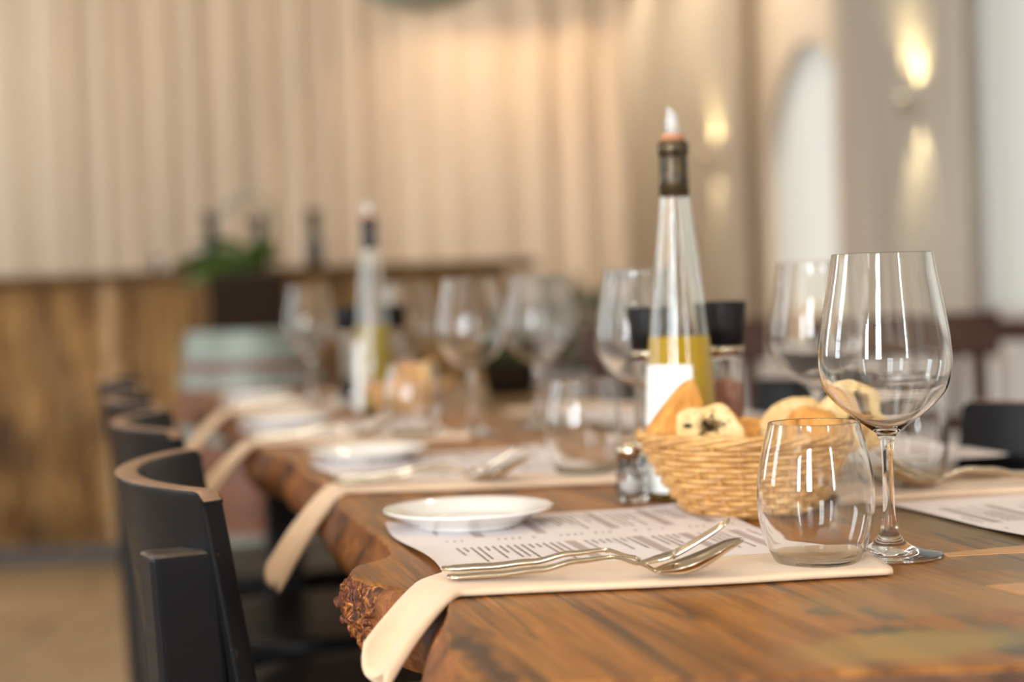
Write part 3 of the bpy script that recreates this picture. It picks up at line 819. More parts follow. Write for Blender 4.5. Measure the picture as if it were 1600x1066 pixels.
# ------------------------------------------------------------------ menus
MW, MD = .272, .305
def menu_h(x, y):
    h = .0008 + .0035 * max(0, (x - .20) / .07) ** 2 * max(0, (y - .16) / .14)
    h += .0007 * noise.noise(Vector((x * 9, y * 9, 2)))+.0004
    if x < .02: h += .002 * ((.02 - x) / .02) ** 2 * (.5 + .5 * sin(y * 22))
    return h
def wob(y): return .005 * sin(y * 20) * 1.0
def menu_xy(x, y):
    e = max(0, 1 - x / .05); return Vector((x + wob(y) * e, y, menu_h(x, y)))
def menu(x, y, rz, lab):
    n1, n2 = 36, 40
    V = [menu_xy(MW * i / n1, MD * j / n2) for j in range(n2 + 1) for i in range(n1 + 1)]
    Fc = [[j * (n1 + 1) + i, j * (n1 + 1) + i + 1, (j + 1) * (n1 + 1) + i + 1, (j + 1) * (n1 + 1) + i] for j in range(n2) for i in range(n1)]
    o = mk('menu_sheet', V, Fc, 'menu_paper', None, True, (x, y, .7506)); o.rotation_euler = (0, 0, rz)
    tag(o, lab, 'menu', 'printed paper menus'); return o
def menu_print(rnd, parent):
    hv, hf, tv_, tf = [], [], [], []
    def strip(V, Fc, x, y0, y1, w_):
        n = max(1, int((y0 - y1) / .008)); b = len(V)
        for i in range(n + 1):
            yy = y0 + (y1 - y0) * i / n
            for xx in (x, x + w_): p = menu_xy(xx, yy); V.append(p + Vector((0, 0, .00025)))
        for i in range(n): Fc.append([b + 2 * i, b + 2 * i + 2, b + 2 * i + 3, b + 2 * i + 1])
    def words_(x, y0, length, w_):
        y = y0
        while y > y0 - length:
            l = rnd.uniform(.004, .012); strip(tv_, tf, x, y, max(y - l, y0 - length), w_); y -= l + .0016
    # two columns of print; each line runs from far to near across the sheet
    for (yt, yb, xs_, heads) in ((.288, .170, .03, (.055, .105, .165, .210, .245)), (.140, .03, .03, (.115, .168, .205, .245))):
        x = xs_; heads = list(heads)
        while x < MW - .012:
            if heads and x >= heads[0] - .004:
                strip(hv, hf, heads[0], yt + .004, yb + .022, .0085); x = heads[0] + .0145; heads.pop(0); continue
            Lg = rnd.choice([.02, .035, .05, .06, .07, .085]) * (1 if yt < .2 else 1.05)
            words_(x, yt, min(Lg, yt - yb), .0019)
            if yt > .2 and rnd.random() < .8: words_(x, yb + .008, .006, .0019)
            x += .0056
    mk('printed_heading', hv, hf, 'menu_ink_light', parent)
    stuff(mk('printed_text', tv_, tf, 'menu_ink', parent))
mc = Vector((-.050, 1.148))
for i, (sh, rz, lab) in enumerate([(SH[0], R(11.5), 'printed white paper menu under the near plate and napkin'),
                       (SH[1], R(11.5), 'printed paper menu under the second setting'),
                       (SH[2], R(12), 'printed paper menu under the third setting, blurred'),
                       (SH[3], R(12), 'printed paper menu under the farthest setting, blurred')]):
    o = menu(mc.x + sh.x, mc.y + sh.y, rz, lab); menu_print(random.Random(5), o)
for (x, y, rz, lab) in [(.578, 1.53, R(194), 'printed paper menu on the opposite side beneath the crumpled napkin'),
                        (.445, 2.11, R(194), 'printed paper menu on the opposite side behind the bread basket'),
                        (.300, 2.69, R(194), 'printed paper menu on the far opposite side')]:
    o = menu(x, y, rz, lab); menu_print(random.Random(5), o)

# ------------------------------------------------------------------ plates
PL = root('side_plate', 'near round white side plate resting on the menu corner', 'plate', (-.041, 1.415, .7524), 0, 'white side plates')
pp = smooth_prof([(0, .003), (.030, .003), (.038, .0015), (.040, .0), (.0425, .0005), (.046, .004), (.058, .011), (.0685, .0165), (.0695, .0182), (.068, .0186), (.057, .0140), (.046, .0078), (.040, .0062), (.020, .0058), (0, .0058)], 4)
mk('plate_body', *lathe([(max(0, a), b) for a, b in [(p[0], p[1] * .82) for p in pp]], 72), 'porcelain', PL, True)
for sh, lab in ((SH[1], 'white side plate at the second setting behind the near plate'), (SH[2], 'white side plate at the third setting, blurred'), (SH[3], 'white side plate at the farthest setting beside the barrel')):
    dup(PL, (-.041 + sh.x, 1.405 + sh.y, .7524), 0, lab)

# ------------------------------------------------------------------ cutlery
def handle_z(x):
    pts = [(0, .0020), (.03, .0030), (.06, .0055), (.085, .0105), (.108, .0125), (.124, .0080), (.136, .0030), (.146, .0012)]
    for (a, b), (c_, d) in zip(pts, pts[1:]):
        if x <= c_:
            t = (x - a) / (c_ - a); t2 = t * t * (3 - 2 * t); return b + (d - b) * t2
    return .0012
def handle(n=34, end=.137):
    path, rad = [], []
    for i in range(n + 1):
        x = end * i / n; path.append((x, 0, handle_z(x) + .0012))
        rad.append(.0022 + .0052 * max(0, 1 - x / .11) ** .8 if x > .004 else .0052)
    flat = [.28 + .32 * min(1, i / n * 1.1) for i in range(n + 1)]
    return tube(path, rad, 12, flat)
def bowl_sheet(x0, x1, wfun, zfun, dfun, n=22, m_=10, th=.0010, pathx=None):
    V, Fc = [], []
    for lay in (0, 1):
        for i in range(n + 1):
            t = i / n; x = x0 + (x1 - x0) * t; w_ = wfun(t)
            for j in range(m_ + 1):
                s_ = -1 + 2 * j / m_
                V.append(Vector((x, s_ * w_, zfun(t) + dfun(t) * s_ * s_ - lay * th)))
    L_ = (n + 1) * (m_ + 1)
    for i in range(n):
        for j in range(m_):
            a = i * (m_ + 1) + j; b = a + m_ + 1
            Fc.append([a, b, b + 1, a + 1]); Fc.append([L_ + a, L_ + a + 1, L_ + b + 1, L_ + b])
    for i in range(n):
        for j in (0, m_):
            a = i * (m_ + 1) + j; b = a + m_ + 1; Fc.append([a, L_ + a, L_ + b, b] if j == 0 else [a, b, L_ + b, L_ + a])
    for i in (0, n):
        for j in range(m_):
            a = i * (m_ + 1) + j; Fc.append([a, a + 1, L_ + a + 1, L_ + a] if i == 0 else [a, L_ + a, L_ + a + 1, a + 1])
    return V, Fc
def spoon(loc, rz, lab):
    r = root('spoon', lab, 'spoon', loc, rz, 'spoons')
    mk('handle', *handle(), 'cutlery_steel', r, True)
    wf = lambda t: .0024 + .0185 * (sin(pi * (t * .93 + .035)) ** .62) * (1 - .12 * t) if t < .999 else .001
    zf = lambda t: .0040 - .0030 * sin(pi * min(1, t * 1.25)) + .019 * t ** 2.1
    df = lambda t: .0075 * sin(pi * min(.97, t * .96 + .02)) ** .8
    mk('spoon_bowl', *bowl_sheet(.134, .191, wf, zf, df), 'cutlery_steel', r, True)
    return r
def fork(loc, rz, lab):
    r = root('fork', lab, 'fork', loc, rz, 'forks')
    hd = handle(34, .130)
    mk('handle', *hd, 'cutlery_steel', r, True)
    wf = lambda t: .0022 + .0095 * min(1, t * 1.5) ** .7
    zf = lambda t: .0052 + .0010 * t + .004 * t * t
    df = lambda t: .0015 * min(1, t * 2)
    mk('fork_neck', *bowl_sheet(.127, .152, wf, zf, df, 10, 8, .0016), 'cutlery_steel', r, True)
    for q in range(4):
        y = -.0098 + .0065 * q
        pth = [(.151 + .037 * t, y * (1 - .05 * t), .0098 + .019 * t + .003 * t * t) for t in [i / 8 for i in range(9)]]
        mk('tine', *tube(pth, [.0019, .0018, .0017, .0016, .0016, .0015, .0014, .0012, .0006], 8, .8), 'cutlery_steel', r, True)
    return r
ZN = .7570
SP = spoon((-.047, 1.116, ZN), R(-5.0), 'silver spoon on the near napkin, in front of the fork')
FK = fork((-.051, 1.1285, ZN + .0035), R(-7.2), 'silver fork on the near napkin, tines raised behind the spoon')
for sh, w_ in ((SH[1], 'second'), (SH[2], 'third'), (SH[3], 'farthest')):
    dup(SP, (-.047 + sh.x, 1.116 + sh.y, ZN), R(-4), 'silver spoon on the napkin of the %s setting' % w_)
    dup(FK, (-.051 + sh.x, 1.130 + sh.y, ZN + .0035), R(-5), 'silver fork on the napkin of the %s setting' % w_)
for x, y, w_ in ((.500, 1.545, 'crumpled opposite napkin'), (.365, 2.13, 'opposite napkin behind the near oil bottle')):
    dup(SP, (x, y, ZN), R(192), 'silver spoon on the %s' % w_)
    dup(FK, (x, y - .016, ZN + .0035), R(190), 'silver fork on the %s' % w_)

# ------------------------------------------------------------------ oil bottles
def oil_bottle(loc, lab, oil, foil, label_ang, s_=1.0, near=True):
    r = root('oil_bottle', lab, 'bottle', loc, 0, 'olive oil bottles')
    o = smooth_prof([(.001, .004), (.022, .004), (.029, .0005), (.0325, .0015), (.0335, .005), (.0325, .03), (.0312, .07), (.0285, .12), (.0258, .150), (.0225, .180), (.0178, .222), (.0142, .253), (.0128, .270), (.0122, .285), (.0118, .300)], 4)
    i = smooth_prof([(.0092, .300), (.0095, .285), (.0100, .270), (.0115, .253), (.0151, .222), (.0199, .180), (.0232, .150), (.0260, .12), (.0288, .07), (.0302, .03), (.0305, .010), (.024, .0075), (.001, .0070)], 4)
    mk('glass_body', *lathe([(0, .004)] + glass_profile(o, i) + [(0, .0070)], 64), 'bottle_glass', r, True)
    oz = .142
    oi = smooth_prof([(.0001, .0066), (.0238, .0070), (.0309, .0098), (.0306, .03), (.0292, .07), (.0264, .12), (.0244, oz)], 4)
    mk('oil', *lathe([(0, .0066)] + [tuple(p) for p in oi] + [(0, oz)], 48), oil, r, True)
    # label wrapped round the body
    def rad(z):
        pts = [(.005, .0335), (.03, .0325), (.07, .0312), (.12, .0285), (.15, .0258)]
        for (a, b), (c_, d) in zip(pts, pts[1:]):
            if z <= c_: return b + (d - b) * (z - a) / (c_ - a)
        return .0258
    V, Fc = [], []
    z0, z1 = .006, .118; na, nz = 24, 14; half = R(52)
    for j in range(nz + 1):
        z = z0 + (z1 - z0) * j / nz
        for i_ in range(na + 1):
            a = label_ang - half + 2 * half * i_ / na; V.append(Vector(((rad(z) + .0005) * cos(a), (rad(z) + .0005) * sin(a), z)))
    for j in range(nz):
        for i_ in range(na):
            a = j * (na + 1) + i_; Fc.append([a, a + 1, a + na + 2, a + na + 1])
    lb = mk('label', V, Fc, 'bottle_label', r, True)
    V, Fc = [], []                        # faint round mark and lines printed on the label
    for z in (.030, .035, .040, .046, .092, .097):
        b = len(V); hw = R(30 if z > .05 else 24)
        for i_ in range(11):
            a = label_ang - hw + 2 * hw * i_ / 10
            V += [Vector(((rad(z) + .0008) * cos(a), (rad(z) + .0008) * sin(a), z)), Vector(((rad(z) + .0008) * cos(a), (rad(z) + .0008) * sin(a), z + .0012))]
        for i_ in range(10): Fc.append([b + 2 * i_, b + 2 * i_ + 2, b + 2 * i_ + 3, b + 2 * i_ + 1])
    mk('label_print', V, Fc, 'label_ink', lb, True)
    cp = [(.0121, .265), (.0134, .2652), (.0131, .280), (.0126, .300), (.0128, .3015), (.0138, .3025), (.0138, .312), (.0126, .3135), (.0118, .3138), (.0118, .301)]
    mk('capsule', *lathe(cp, 40), foil, r, True)
    mk('cork_ring', *lathe([(0, .3142), (.0105, .3142), (.0108, .3175), (.0085, .3205), (0, .3205)], 24), 'cork', r, True)
    V, Fc = lathe([(0, .3207), (.0062, .3207), (.0058, .330), (.0045, .345), (.0035, .345), (.0035, .326), (0, .326)], 24)
    for v_ in V:
        if v_.z > .34: v_.z -= (v_.x + .0045) * .9
    mk('pourer', V, Fc, 'clear_plastic', r, True)
    return r
def near_x(px, Y): return (px - 800) / F * Y
B1 = oil_bottle((near_x(1061, 1.575), 1.575, .7504), 'tall clear oil bottle with bronze capsule and golden oil behind the bread basket', 'olive_oil', 'capsule_foil', R(-90 - 36))
B2 = oil_bottle((near_x(583, 2.80), 2.80, .7520), 'blurred far oil bottle with black capsule and darker green oil', 'olive_oil_dark', 'black_foil', R(-90 - 84))

# ------------------------------------------------------------------ grinders
def grinder(loc, lab, fill, fz=.085):
    r = root('grinder', lab, 'grinder', loc, 0, 'glass spice grinders with black tops')
    o = smooth_prof([(.001, .002), (.018, .0015), (.0215, .0005), (.0225, .004), (.0205, .010), (.0175, .022), (.0163, .05), (.0163, .09), (.0170, .125)], 4)
    i = smooth_prof([(.0150, .125), (.0145, .09), (.0145, .05), (.0152, .022), (.014, .014), (.001, .012)], 4)
    mk('glass_body', *lathe([(0, .002)] + glass_profile(o, i) + [(0, .012)], 40), 'clear_glass', r, True)
    mk('spice_fill', *lathe([(0, .0115), (.0138, .0138), (.0156, .022), (.0149, .05), (.0149, fz - .004), (.012, fz), (0, fz + .002)], 32), fill, r, True)
    mk('steel_collar', *lathe([(.0150, .1252), (.0180, .1252), (.0180, .1305), (0, .1305)], 32), 'cutlery_steel', r, True)
    mk('grinder_top', *lathe([(0, .1308), (.0178, .1308), (.0195, .150), (.0210, .170), (.0205, .1722), (.014, .1728), (0, .1728)], 40), 'grinder_black', r, True)
    return r
G = grinder((near_x(1131, 1.635), 1.635, .7504), 'spice grinder with black top and pink salt, right of the near oil bottle', 'pink_salt', .10)
grinder((near_x(1014, 1.67), 1.67, .7504), 'spice grinder with black top showing left of the near oil bottle', 'peppercorns', .03)
grinder((near_x(544, 2.86), 2.86, .7524), 'blurred spice grinder with black top left of the far oil bottle', 'peppercorns', .03)
grinder((near_x(617, 2.9), 2.9, .7524), 'blurred spice grinder with black top right of the far oil bottle', 'pink_salt', .08)

B1.scale = (1.03, 1.03, 1.03); G.scale = (1.02, 1.02, 1.02)
r = root('salt_shaker', 'small clear glass shaker at the foot of the near oil bottle', 'shaker', (near_x(980, 1.55), 1.55, .7504))
mk('glass_body', *lathe([(0, 0), (.0135, 0), (.0145, .002), (.0140, .020), (.0118, .040), (.0102, .040), (.0122, .020), (.0125, .006), (0, .005)], 32), 'clear_glass', r, True)
mk('shaker_top', *lathe([(.0100, .0402), (.0125, .0402), (.0125, .048), (.009, .053), (0, .055)], 28), 'cutlery_steel', r, True)
mk('salt_fill', *lathe([(0, .0055), (.0118, .0065), (.0115, .018), (0, .019)], 24), 'white_paint', r, True)
# ------------------------------------------------------------------ bread basket
def basket(loc, lab, scale=1.0):
    r = root('bread_basket', lab, 'basket', loc, 0, 'wicker bread baskets')
    NSt = 26; H = .062
    def rad(t): return .052 + .040 * t ** .75
    NR = 13
    for k_ in range(NR):
        t = (k_ + .5) / NR; path = []
        M_ = NSt * 8
        for q in range(M_):
            a = 2 * pi * q / M_; w_ = .0027 * sin(a * NSt / 2 + pi * (k_ % 2) + 0 * pi)
            rr_ = rad(t) + w_ + .0005 * noise.noise(Vector((a * 3, k_, 0)))
            path.append((rr_ * cos(a), rr_ * sin(a), .003 + H * t + .0006 * noise.noise(Vector((cos(a) * 4, sin(a) * 4, k_ * 3.1)))))
        mk('weaver', *tube(path, .0026, 6, .95, closed=True), 'wicker', r, True)
    st0 = None
    for q in range(NSt):
        a = 2 * pi * (q + .5) / NSt
        if st0 is None:
            st0 = mk('stake', *tube([(rad(t) * 1, 0, .002 + (H + .004) * t) for t in [i_ / 8 for i_ in range(9)]], .0019, 6), 'wicker', r, True); me = st0.data; o = st0
        else: o = bpy.data.objects.new('stake', me); COL.objects.link(o); o.parent = r
        o.rotation_euler = (0, 0, a)
    for ph in (0, 1, 2):
        path = []
        for q in range(260):
            a = 2 * pi * q / 260; w_ = 2 * pi * ph / 3 + a * 7
            path.append(((.0935 + .0024 * cos(w_)) * cos(a), (.0935 + .0024 * cos(w_)) * sin(a), H + .0055 + .0026 * sin(w_)))
        mk('rim_strand', *tube(path, .0026, 6, 1, closed=True), 'wicker', r, True)
    mk('basket_base', *lathe([(0, 0), (.050, 0), (.055, .002), (.055, .005), (.050, .0062), (0, .0062)], 40), 'wicker', r, True)
    return r
BK = (near_x(1168, 1.452), 1.452)
b = basket((BK[0], BK[1], .7504), 'round woven wicker bread basket holding bread behind the near stemless glass')
# bread: wedge-cut slices with crust and crumb
def bread_slice(name, pts, th, M, lab, loc, holes=0, seed=0, crust='bread_crust', crumb='bread_crumb', grp='bread pieces in the near basket'):
    """outline pts (x,z) closed, thickness th along y; crust around, crumb on both faces"""
    rnd = random.Random(seed)
    P_ = smooth_prof(list(pts) + [pts[0]], 5)[:-1]; n = len(P_)
    cx = sum(p[0] for p in P_) / n; cz = sum(p[1] for p in P_) / n
    V, Fc, fm = [], [], []
    rings = [(-.5, .93), (-.40, 1.0), (0, 1.03), (.40, 1.0), (.5, .93)]
    for (ty, sc) in rings:
        for p in P_:
            q = Vector((cx + (p[0] - cx) * sc, ty * th, cz + (p[1] - cz) * sc))
            q += Vector((1, 0, 1)) * .0012 * noise.noise(q * 120 + Vector((seed, 0, 0))); V.append(q)
    for k_ in range(len(rings) - 1):
        for i_ in range(n):
            j_ = (i_ + 1) % n; Fc.append([k_ * n + i_, k_ * n + j_, (k_ + 1) * n + j_, (k_ + 1) * n + i_]); fm.append(0)
    # crumb faces as fans with inner rings for roughness
    for side_ in (0, len(rings) - 1):
        base = side_ * n; prev = list(range(base, base + n)); sy = -1 if side_ == 0 else 1
        for sc in (.75, .5, .25):
            cur = []
            for i_, p in enumerate(P_):
                q = Vector((cx + (p[0] - cx) * sc, rings[side_][0] * th, cz + (p[1] - cz) * sc)); q.y += .0022 * noise.noise(q * 150 + Vector((0, seed, 0))) ; cur.append(len(V)); V.append(q)
            for i_ in range(n):
                j_ = (i_ + 1) % n; Fc.append([prev[i_], cur[i_], cur[j_], prev[j_]] if side_ == 0 else [prev[i_], prev[j_], cur[j_], cur[i_]]); fm.append(1)
            prev = cur
        Fc.append(prev if side_ == 0 else prev[::-1]); fm.append(1)
    r = root('bread_slice', lab, 'bread', loc, 0, grp)
    V = [M @ v_ for v_ in V]
    mk('loaf_cut', V, Fc, None, r, True, None, [crust, crumb], fm)
    return r
def RX(a): return Matrix.Rotation(R(a), 4, 'X')
def RY(a): return Matrix.Rotation(R(a), 4, 'Y')
def RZ(a): return Matrix.Rotation(R(a), 4, 'Z')
def bl(px, Y, z): return (near_x(px, Y), Y, z)
tri = [(-.020, -.030), (-.033, -.010), (.004, .030), (.014, .030), (.022, -.005), (.024, -.026), (.0, -.031)]
bread_slice('b', tri, .024, RZ(20) @ RX(-12), 'golden crusted triangular bread piece leaning at the left rim of the basket', bl(1060, 1.452, .8280), seed=1, crumb='bread_crust')
blk = [(-.026, -.018), (-.027, .008), (-.020, .016), (-.002, .018), (.012, .021), (.022, .012), (.032, -.004), (.030, -.018), (0, -.022)]
cb = bread_slice('b', blk, .040, RZ(-14) @ RX(-18), 'seeded bread chunk with dark olive bits in the front middle of the basket', bl(1105, 1.438, .8200), seed=2)
for ox, oz in ((-.016, .001), (.004, .009), (.014, .002), (-.004, -.006)):
    bm = bmesh.new(); bmesh.ops.create_icosphere(bm, subdivisions=2, radius=.0030 if ox < -.01 else .0016)
    for v_ in bm.verts: v_.co = (RZ(-14) @ RX(-18)) @ (Vector((v_.co.x * 1.3, v_.co.y * .6, v_.co.z * .7)) + Vector((ox, -.0205, oz)))
    bm.verts.index_update()
    mk('olive_piece', [v_.co.copy() for v_ in bm.verts], [[v_.index for v_ in f.verts] for f in bm.faces], 'olive_bit', cb, True); bm.free()
longq = [(-.045, -.024), (-.045, -.010), (-.028, .012), (.0, .024), (.026, .022), (.040, .006), (.044, -.012), (.035, -.026), (0, -.030)]
longp = [(a * .80, b * .84) for a, b in longq]
cr = [(-.030, -.026), (-.030, .000), (-.014, .018), (.004, .022), (.022, .010), (.032, -.006), (.032, -.026), (0, -.030)]
bread_slice('b', longp, .018, RZ(16) @ RX(-38), 'pale broad bread slice leaning at the back right of the basket', bl(1236, 1.492, .8215), seed=3, crust='bread_pale')
bread_slice('b', cr, .030, RZ(-68) @ RX(-10), 'orange crusted bread piece seen through the stemless glass', bl(1265, 1.432, .8150), seed=4, crumb='bread_crust')
bread_slice('b', cr, .020, RZ(30) @ RX(-20), 'pale bread wedge at the right rim, seen through the stemless glass', bl(1316, 1.475, .8250), seed=5, crust='bread_pale')
bread_slice('b', blk, .024, RZ(70) @ RX(10), 'small bread piece sunk in the middle of the basket', bl(1165, 1.485, .8050), seed=6)
bread_slice('b', longp, .022, RZ(-8) @ RX(-80), 'flat bread slice lying beneath the other pieces in the basket', bl(1170, 1.462, .7745), seed=7)
# second basket by the far bottle
dup(b, (near_x(640, 2.78), 2.72, .7524), 0, 'blurred round wicker bread basket right of the far oil bottle', None, .72)
bread_slice('b', blk, .024, RZ(20) @ RX(-12) @ Matrix.Scale(1.0, 4), 'bread piece in the blurred far basket', (near_x(630, 2.72), 2.715, .806), seed=8, crumb='bread_crust', grp='bread pieces in the far basket')
bread_slice('b', tri, .020, RZ(-30) @ RX(-12) @ Matrix.Scale(.9, 4), 'pointed bread piece in the blurred far basket', (near_x(662, 2.73), 2.735, .806), seed=9, grp='bread pieces in the far basket')

# small leafy pot at the far end of the table
r = root('herb_pot', 'dark small pot with deep green leaves at the far end of the table', 'plant', (near_x(795, 3.2), 3.2, .7504))
mk('pot', *lathe([(0, 0), (.042, 0), (.052, .055), (.054, .06), (.049, .06), (.047, .054), (0, .05)], 28), 'planter_brown', r, True)
rnd = random.Random(9)
for q in range(26):
    M = Matrix.Translation((rnd.uniform(-.03, .03), rnd.uniform(-.03, .03), .05)) @ RZ(rnd.uniform(0, 360)) @ RY(-rnd.uniform(15, 75))
    leaf(rnd.uniform(.03, .055), .02, .008, 'leaf_green', 'leaf', r, M, 5)

# ------------------------------------------------------------------ black bistro chairs
def bez_box(name, sx, sy, sz, c, mat, parent, bev=.006, M=None):
    vf = box(sx, sy, sz, c, bev, 3)
    if M: vf = xf(vf, M)
    return mk(name, *vf, mat, parent, False)
def chair(loc, rz, lab, group):
    r = root('dining_chair', lab, 'chair', loc, rz, group)
    # local: +x faces the table; back at -x
    sag, half = .064, .195
    Rr = (half * half + sag * sag) / (2 * sag); cx = -.20 - sag + Rr     # belly at x=-.282
    a0 = math.asin(half / Rr); TK = .019
    zt_, zb_ = .803, .60
    NA, NZ = 90, 24; V, Fc, fm = [], [], []
    def lean(z): return -(z - .46) * .15
    def corner(u, v_): return 0
    prof_z = [zb_ + (zt_ - zb_) * i / NZ for i in range(NZ + 1)]
    for lay, dr in ((0, 0), (1, -TK)):
        for j, z in enumerate(prof_z):
            for i in range(NA + 1):
                a = -a0 + 2 * a0 * i / NA
                # rounded upper corners
                e = (1 - abs(a) / a0) * Rr * a0; zz = z
                rc = .009
                if zt_ - z < rc and e < rc:
                    ddx = rc - e; lim = zt_ - rc + sqrt(max(0, rc * rc - ddx * ddx)); zz = min(z, lim)
                rr_ = Rr + dr
                V.append(Vector((cx - rr_ * cos(a) + lean(zz), rr_ * sin(a) * (1), zz)))
    Lr_ = (NZ + 1) * (NA + 1)
    for j in range(NZ):
        for i in range(NA):
            a = j * (NA + 1) + i; b_ = a + NA + 1
            Fc.append([a, b_, b_ + 1, a + 1]); fm.append(0); Fc.append([Lr_ + a, Lr_ + a + 1, Lr_ + b_ + 1, Lr_ + b_]); fm.append(0)
    for i in range(NA):
        a = i; Fc.append([a, a + 1, Lr_ + a + 1, Lr_ + a]); fm.append(0)
        a = NZ * (NA + 1) + i; Fc.append([a, Lr_ + a, Lr_ + a + 1, a + 1]); fm.append(1)
    for j in range(NZ):
        for i in (0, NA):
            a = j * (NA + 1) + i; b_ = a + NA + 1
            Fc.append([a, Lr_ + a, Lr_ + b_, b_] if i == 0 else [a, b_, Lr_ + b_, Lr_ + a]); fm.append(0)
    o = mk('backrest', V, Fc, None, r, True, None, ['black_lacquer', 'worn_edge'], fm)
    md = o.modifiers.new('b', 'BEVEL'); md.width = .0022; md.segments = 2; md.limit_method = 'ANGLE'; md.angle_limit = R(50)
    # rear legs: boards standing outside the back
    for sy in (-1, 1):
        pts = []
        a = sy * a0 * .86
        bx_, by_ = cx - (Rr + .010) * cos(a), (Rr + .010) * sin(a)
        V = []
        V, Fc = box(.052, .040, 1.0, (0, 0, 0), .006, 3)
        vv = []
        for v_ in V:
            z = v_.z * .758; l_ = lean(.75) - (z - .75) * .22 if z > .40 else lean(.75) + .077 - (.40 - z) * .12
            yaw = Matrix.Rotation(-sy * .25, 4, 'Z') @ Vector((v_.x, v_.y, 0))
            vv.append(Vector((bx_ + yaw.x + l_, by_ + yaw.y, z)))
        topz = max(v_.z for v_ in vv); fq = [1 if min(vv[i_].z for i_ in f) > topz - .004 else 0 for f in Fc]
        mk('leg', vv, Fc, None, r, False, None, ['black_lacquer', 'worn_dark'], fq)
        vf = tube([(.115, sy * .165, 0), (.105, sy * .158, .44)], [.014, .018], 12)
        mk('leg', *vf, 'black_lacquer', r, True)
    V, Fc = lathe([(0, .438), (.19, .438), (.212, .444), (.217, .452), (.212, .461), (.17, .460), (0, .452)], 48)
    for v_ in V:
        v_.x = max(-.19, min(.13, v_.x)) 
    mk('seat', V, Fc, 'black_lacquer', r, True)
    for sy in (-1, 1):
        mk('apron', *box(.28, .018, .05, (-.03, sy * .14, .388), .003), 'black_lacquer', r)
    mk('stretcher', *tube([(-.26, -.135, .2), (.115, -.16, .2)], .009, 8), 'black_lacquer', r, True)
    mk('stretcher', *tube([(-.26, .135, .2), (.115, .16, .2)], .009, 8), 'black_lacquer', r, True)
    return r
ca = R(12.5)
def chair_at(near_end, rz):
    # near_end: world xy of the near end of the back's top edge; local near end
    sag, half = .064, .195
    le = Vector((-.20 - (.803 - .46) * .15, -half)); c_, s_ = cos(rz), sin(rz)
    return Vector((near_end[0] - (le.x * c_ - le.y * s_), near_end[1] - (le.x * s_ + le.y * c_), 0.0005))
C1 = chair(chair_at((-.234, 1.275), ca), ca, 'nearest black wooden chair with a curved backrest and worn top edge', 'black chairs on the bark edge side')
for ne, rz, lab in (((-.376, 1.875), R(13), 'second black chair in the row, behind the nearest'), ((-.492, 2.36), R(15), 'third black chair in the row, blurred'), ((-.640, 2.93), R(14), 'farthest black chair of the row, beside the barrel')):
    dup(C1, chair_at(ne, rz), rz, lab)
for ne, rz, lab in (((.49, 1.93), R(194), 'black chair on the opposite side, its dark back at the picture edge'), ((.345, 2.51), R(194), 'black chair on the opposite side showing beside the pink salt grinder'), ((.20, 3.10), R(194), 'black chair on the opposite side behind the stemless glass of the second setting')):
    p = chair_at(ne, rz); p.x += .02
    dup(C1, p, rz, lab, 'black chairs on the opposite side', None)

# ------------------------------------------------------------------ neighbouring tables
def brown_chair(loc, rz, lab):
    r = root('wooden_chair', lab, 'chair', loc, rz, 'dark brown chairs of the next tables')
    for sx in (-1, 1):
        mk('back_post', *tube([(sx * .20, 0, 0), (sx * .19, .0, .45), (sx * .17, -.05, .84)], .019, 8), 'dark_brown_wood', r, True)
        mk('leg', *tube([(sx * .20, .38, 0), (sx * .19, .37, .44)], .018, 8), 'dark_brown_wood', r, True)
    mk('top_rail', *box(.44, .028, .10, (0, -.05, .755), .008), 'dark_brown_wood', r)
    mk('lower_rail', *box(.34, .02, .04, (0, -.02, .58), .005), 'dark_brown_wood', r)
    for i in range(4): mk('slat', *tube([(-.12 + .08 * i, -.02, .60), (-.12 + .08 * i, -.05, .76)], .008, 6), 'dark_brown_wood', r, True)
    mk('seat', *box(.43, .42, .03, (0, .18, .44), .01), 'dark_brown_wood', r)
    return r
BCh = brown_chair((.385, 4.1, 0), R(-4), 'dark brown wooden chair behind the salt grinder and second wine glass')
dup(BCh, (.885, 3.96, 0), R(3), 'dark brown wooden chair seen through the near wine glass bowl')
r = root('side_table', 'pale cloth covered table between the brown chairs', 'table', (1.0, 4.92, 0))
mk('tabletop', *box(1.0, .8, .03, (0, 0, .71), .006), 'dark_brown_wood', r)
for sx in (-1, 1):
    for sy in (-1, 1): mk('leg', *box(.05, .05, .71, (sx * .44, sy * .34, 0)), 'dark_brown_wood', r)
V, Fc = [], []
n = 160
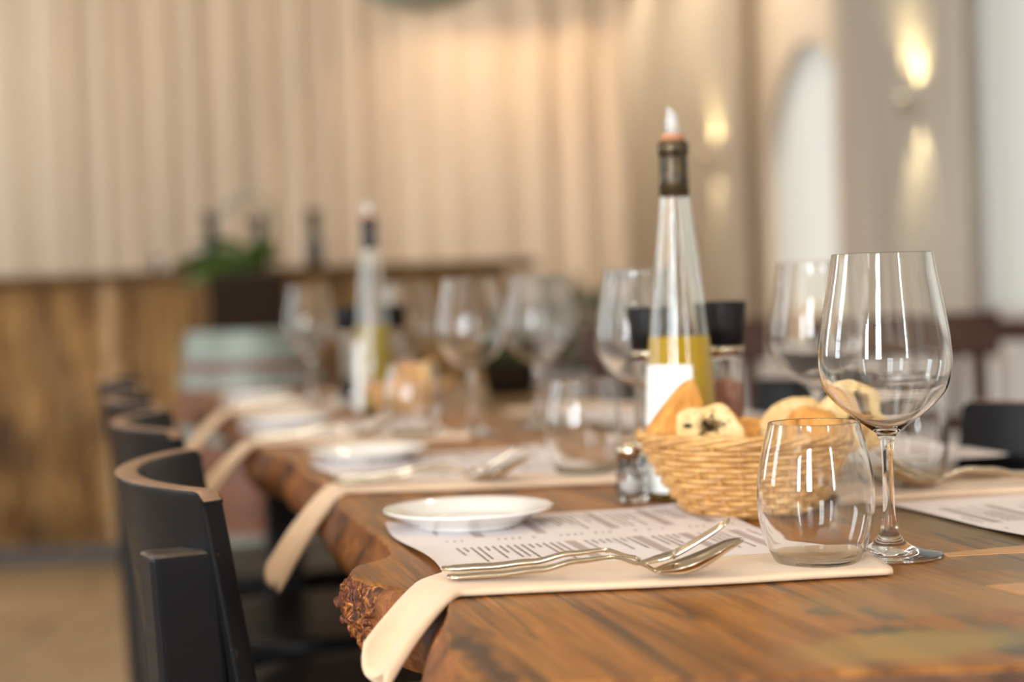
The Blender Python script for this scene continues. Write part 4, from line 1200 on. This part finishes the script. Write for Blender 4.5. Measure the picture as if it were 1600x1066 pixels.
for j, (k_, z) in enumerate(((0, .742), (1, .742), (1.02, .735), (1.02, .55), (1.03, .40))):
    for i in range(n):
        a = 2 * pi * i / n; c_, s_ = cos(a), sin(a); m_ = max(abs(c_) / .51, abs(s_) / .41)
        f_ = (.3 if j == 0 else 1) * (1 if k_ <= 1 else k_) + (.03 * sin(a * 17) * (j - 2) * .5 if j > 2 else 0)
        V.append(Vector((c_ / m_ * f_, s_ / m_ * f_, z)))
for j in range(4):
    for i in range(n): Fc.append([j * n + i, j * n + (i + 1) % n, (j + 1) * n + (i + 1) % n, (j + 1) * n + i])
Fc.append(list(range(n))[::-1])
cl = mk('tablecloth', V, Fc, 'white_cloth', None, True, (1.0, 4.92, .0008))
tag(cl, 'pale cloth draped over the table between the brown chairs', 'tablecloth')
r = root('spindle_bench', 'white spindle backed bench with dark brown top rail at the picture edge', 'bench', (1.41, 4.16, 0), R(-4))
mk('seat', *box(.54, .36, .035, (0, -.2, .42), .006), 'white_paint', r)
mk('top_rail', *box(.56, .04, .052, (0, .0, .776), .008), 'dark_brown_wood', r)
for i in range(9): mk('spindle', *tube([(-.25 + .0625 * i, 0, .45), (-.25 + .0625 * i, 0, .78)], .013, 8), 'white_paint', r, True)
for sx in (-1, 1):
    for y_ in (-.35, -.02): mk('leg', *box(.04, .04, .425, (sx * .24, y_, 0)), 'white_paint', r)
# grey planter with foliage in the middle distance
r = root('leafy_planter', 'grey planter with dull green foliage beyond the table, mid picture', 'planter', (near_x(905, 4.7), 4.7, 0))
mk('pot', *box(.34, .34, .72, (0, 0, 0), .01, 2, 1.08), 'planter_grey', r)
rnd = random.Random(4)
lv = []
for q in range(620):
    a = rnd.uniform(0, 2 * pi); rr_ = .25 * sqrt(rnd.random())
    zz = .74 + rnd.random() * .20 * (1 - (rr_ / .30) ** 2)
    M = Matrix.Translation((rr_ * cos(a), rr_ * sin(a), zz)) @ RZ(rnd.uniform(0, 360)) @ RY(-rnd.uniform(-20, 70))
    lv.append(leaf(rnd.uniform(.05, .09), .03, .01, None, None, None, M, 4))
stuff(mk('foliage', *join(*lv), 'leaf_grey_green', r, True))
mk('stem', *tube([(0, 0, .72), (.01, 0, .85)], .012, 8), 'stem_green', r, True)
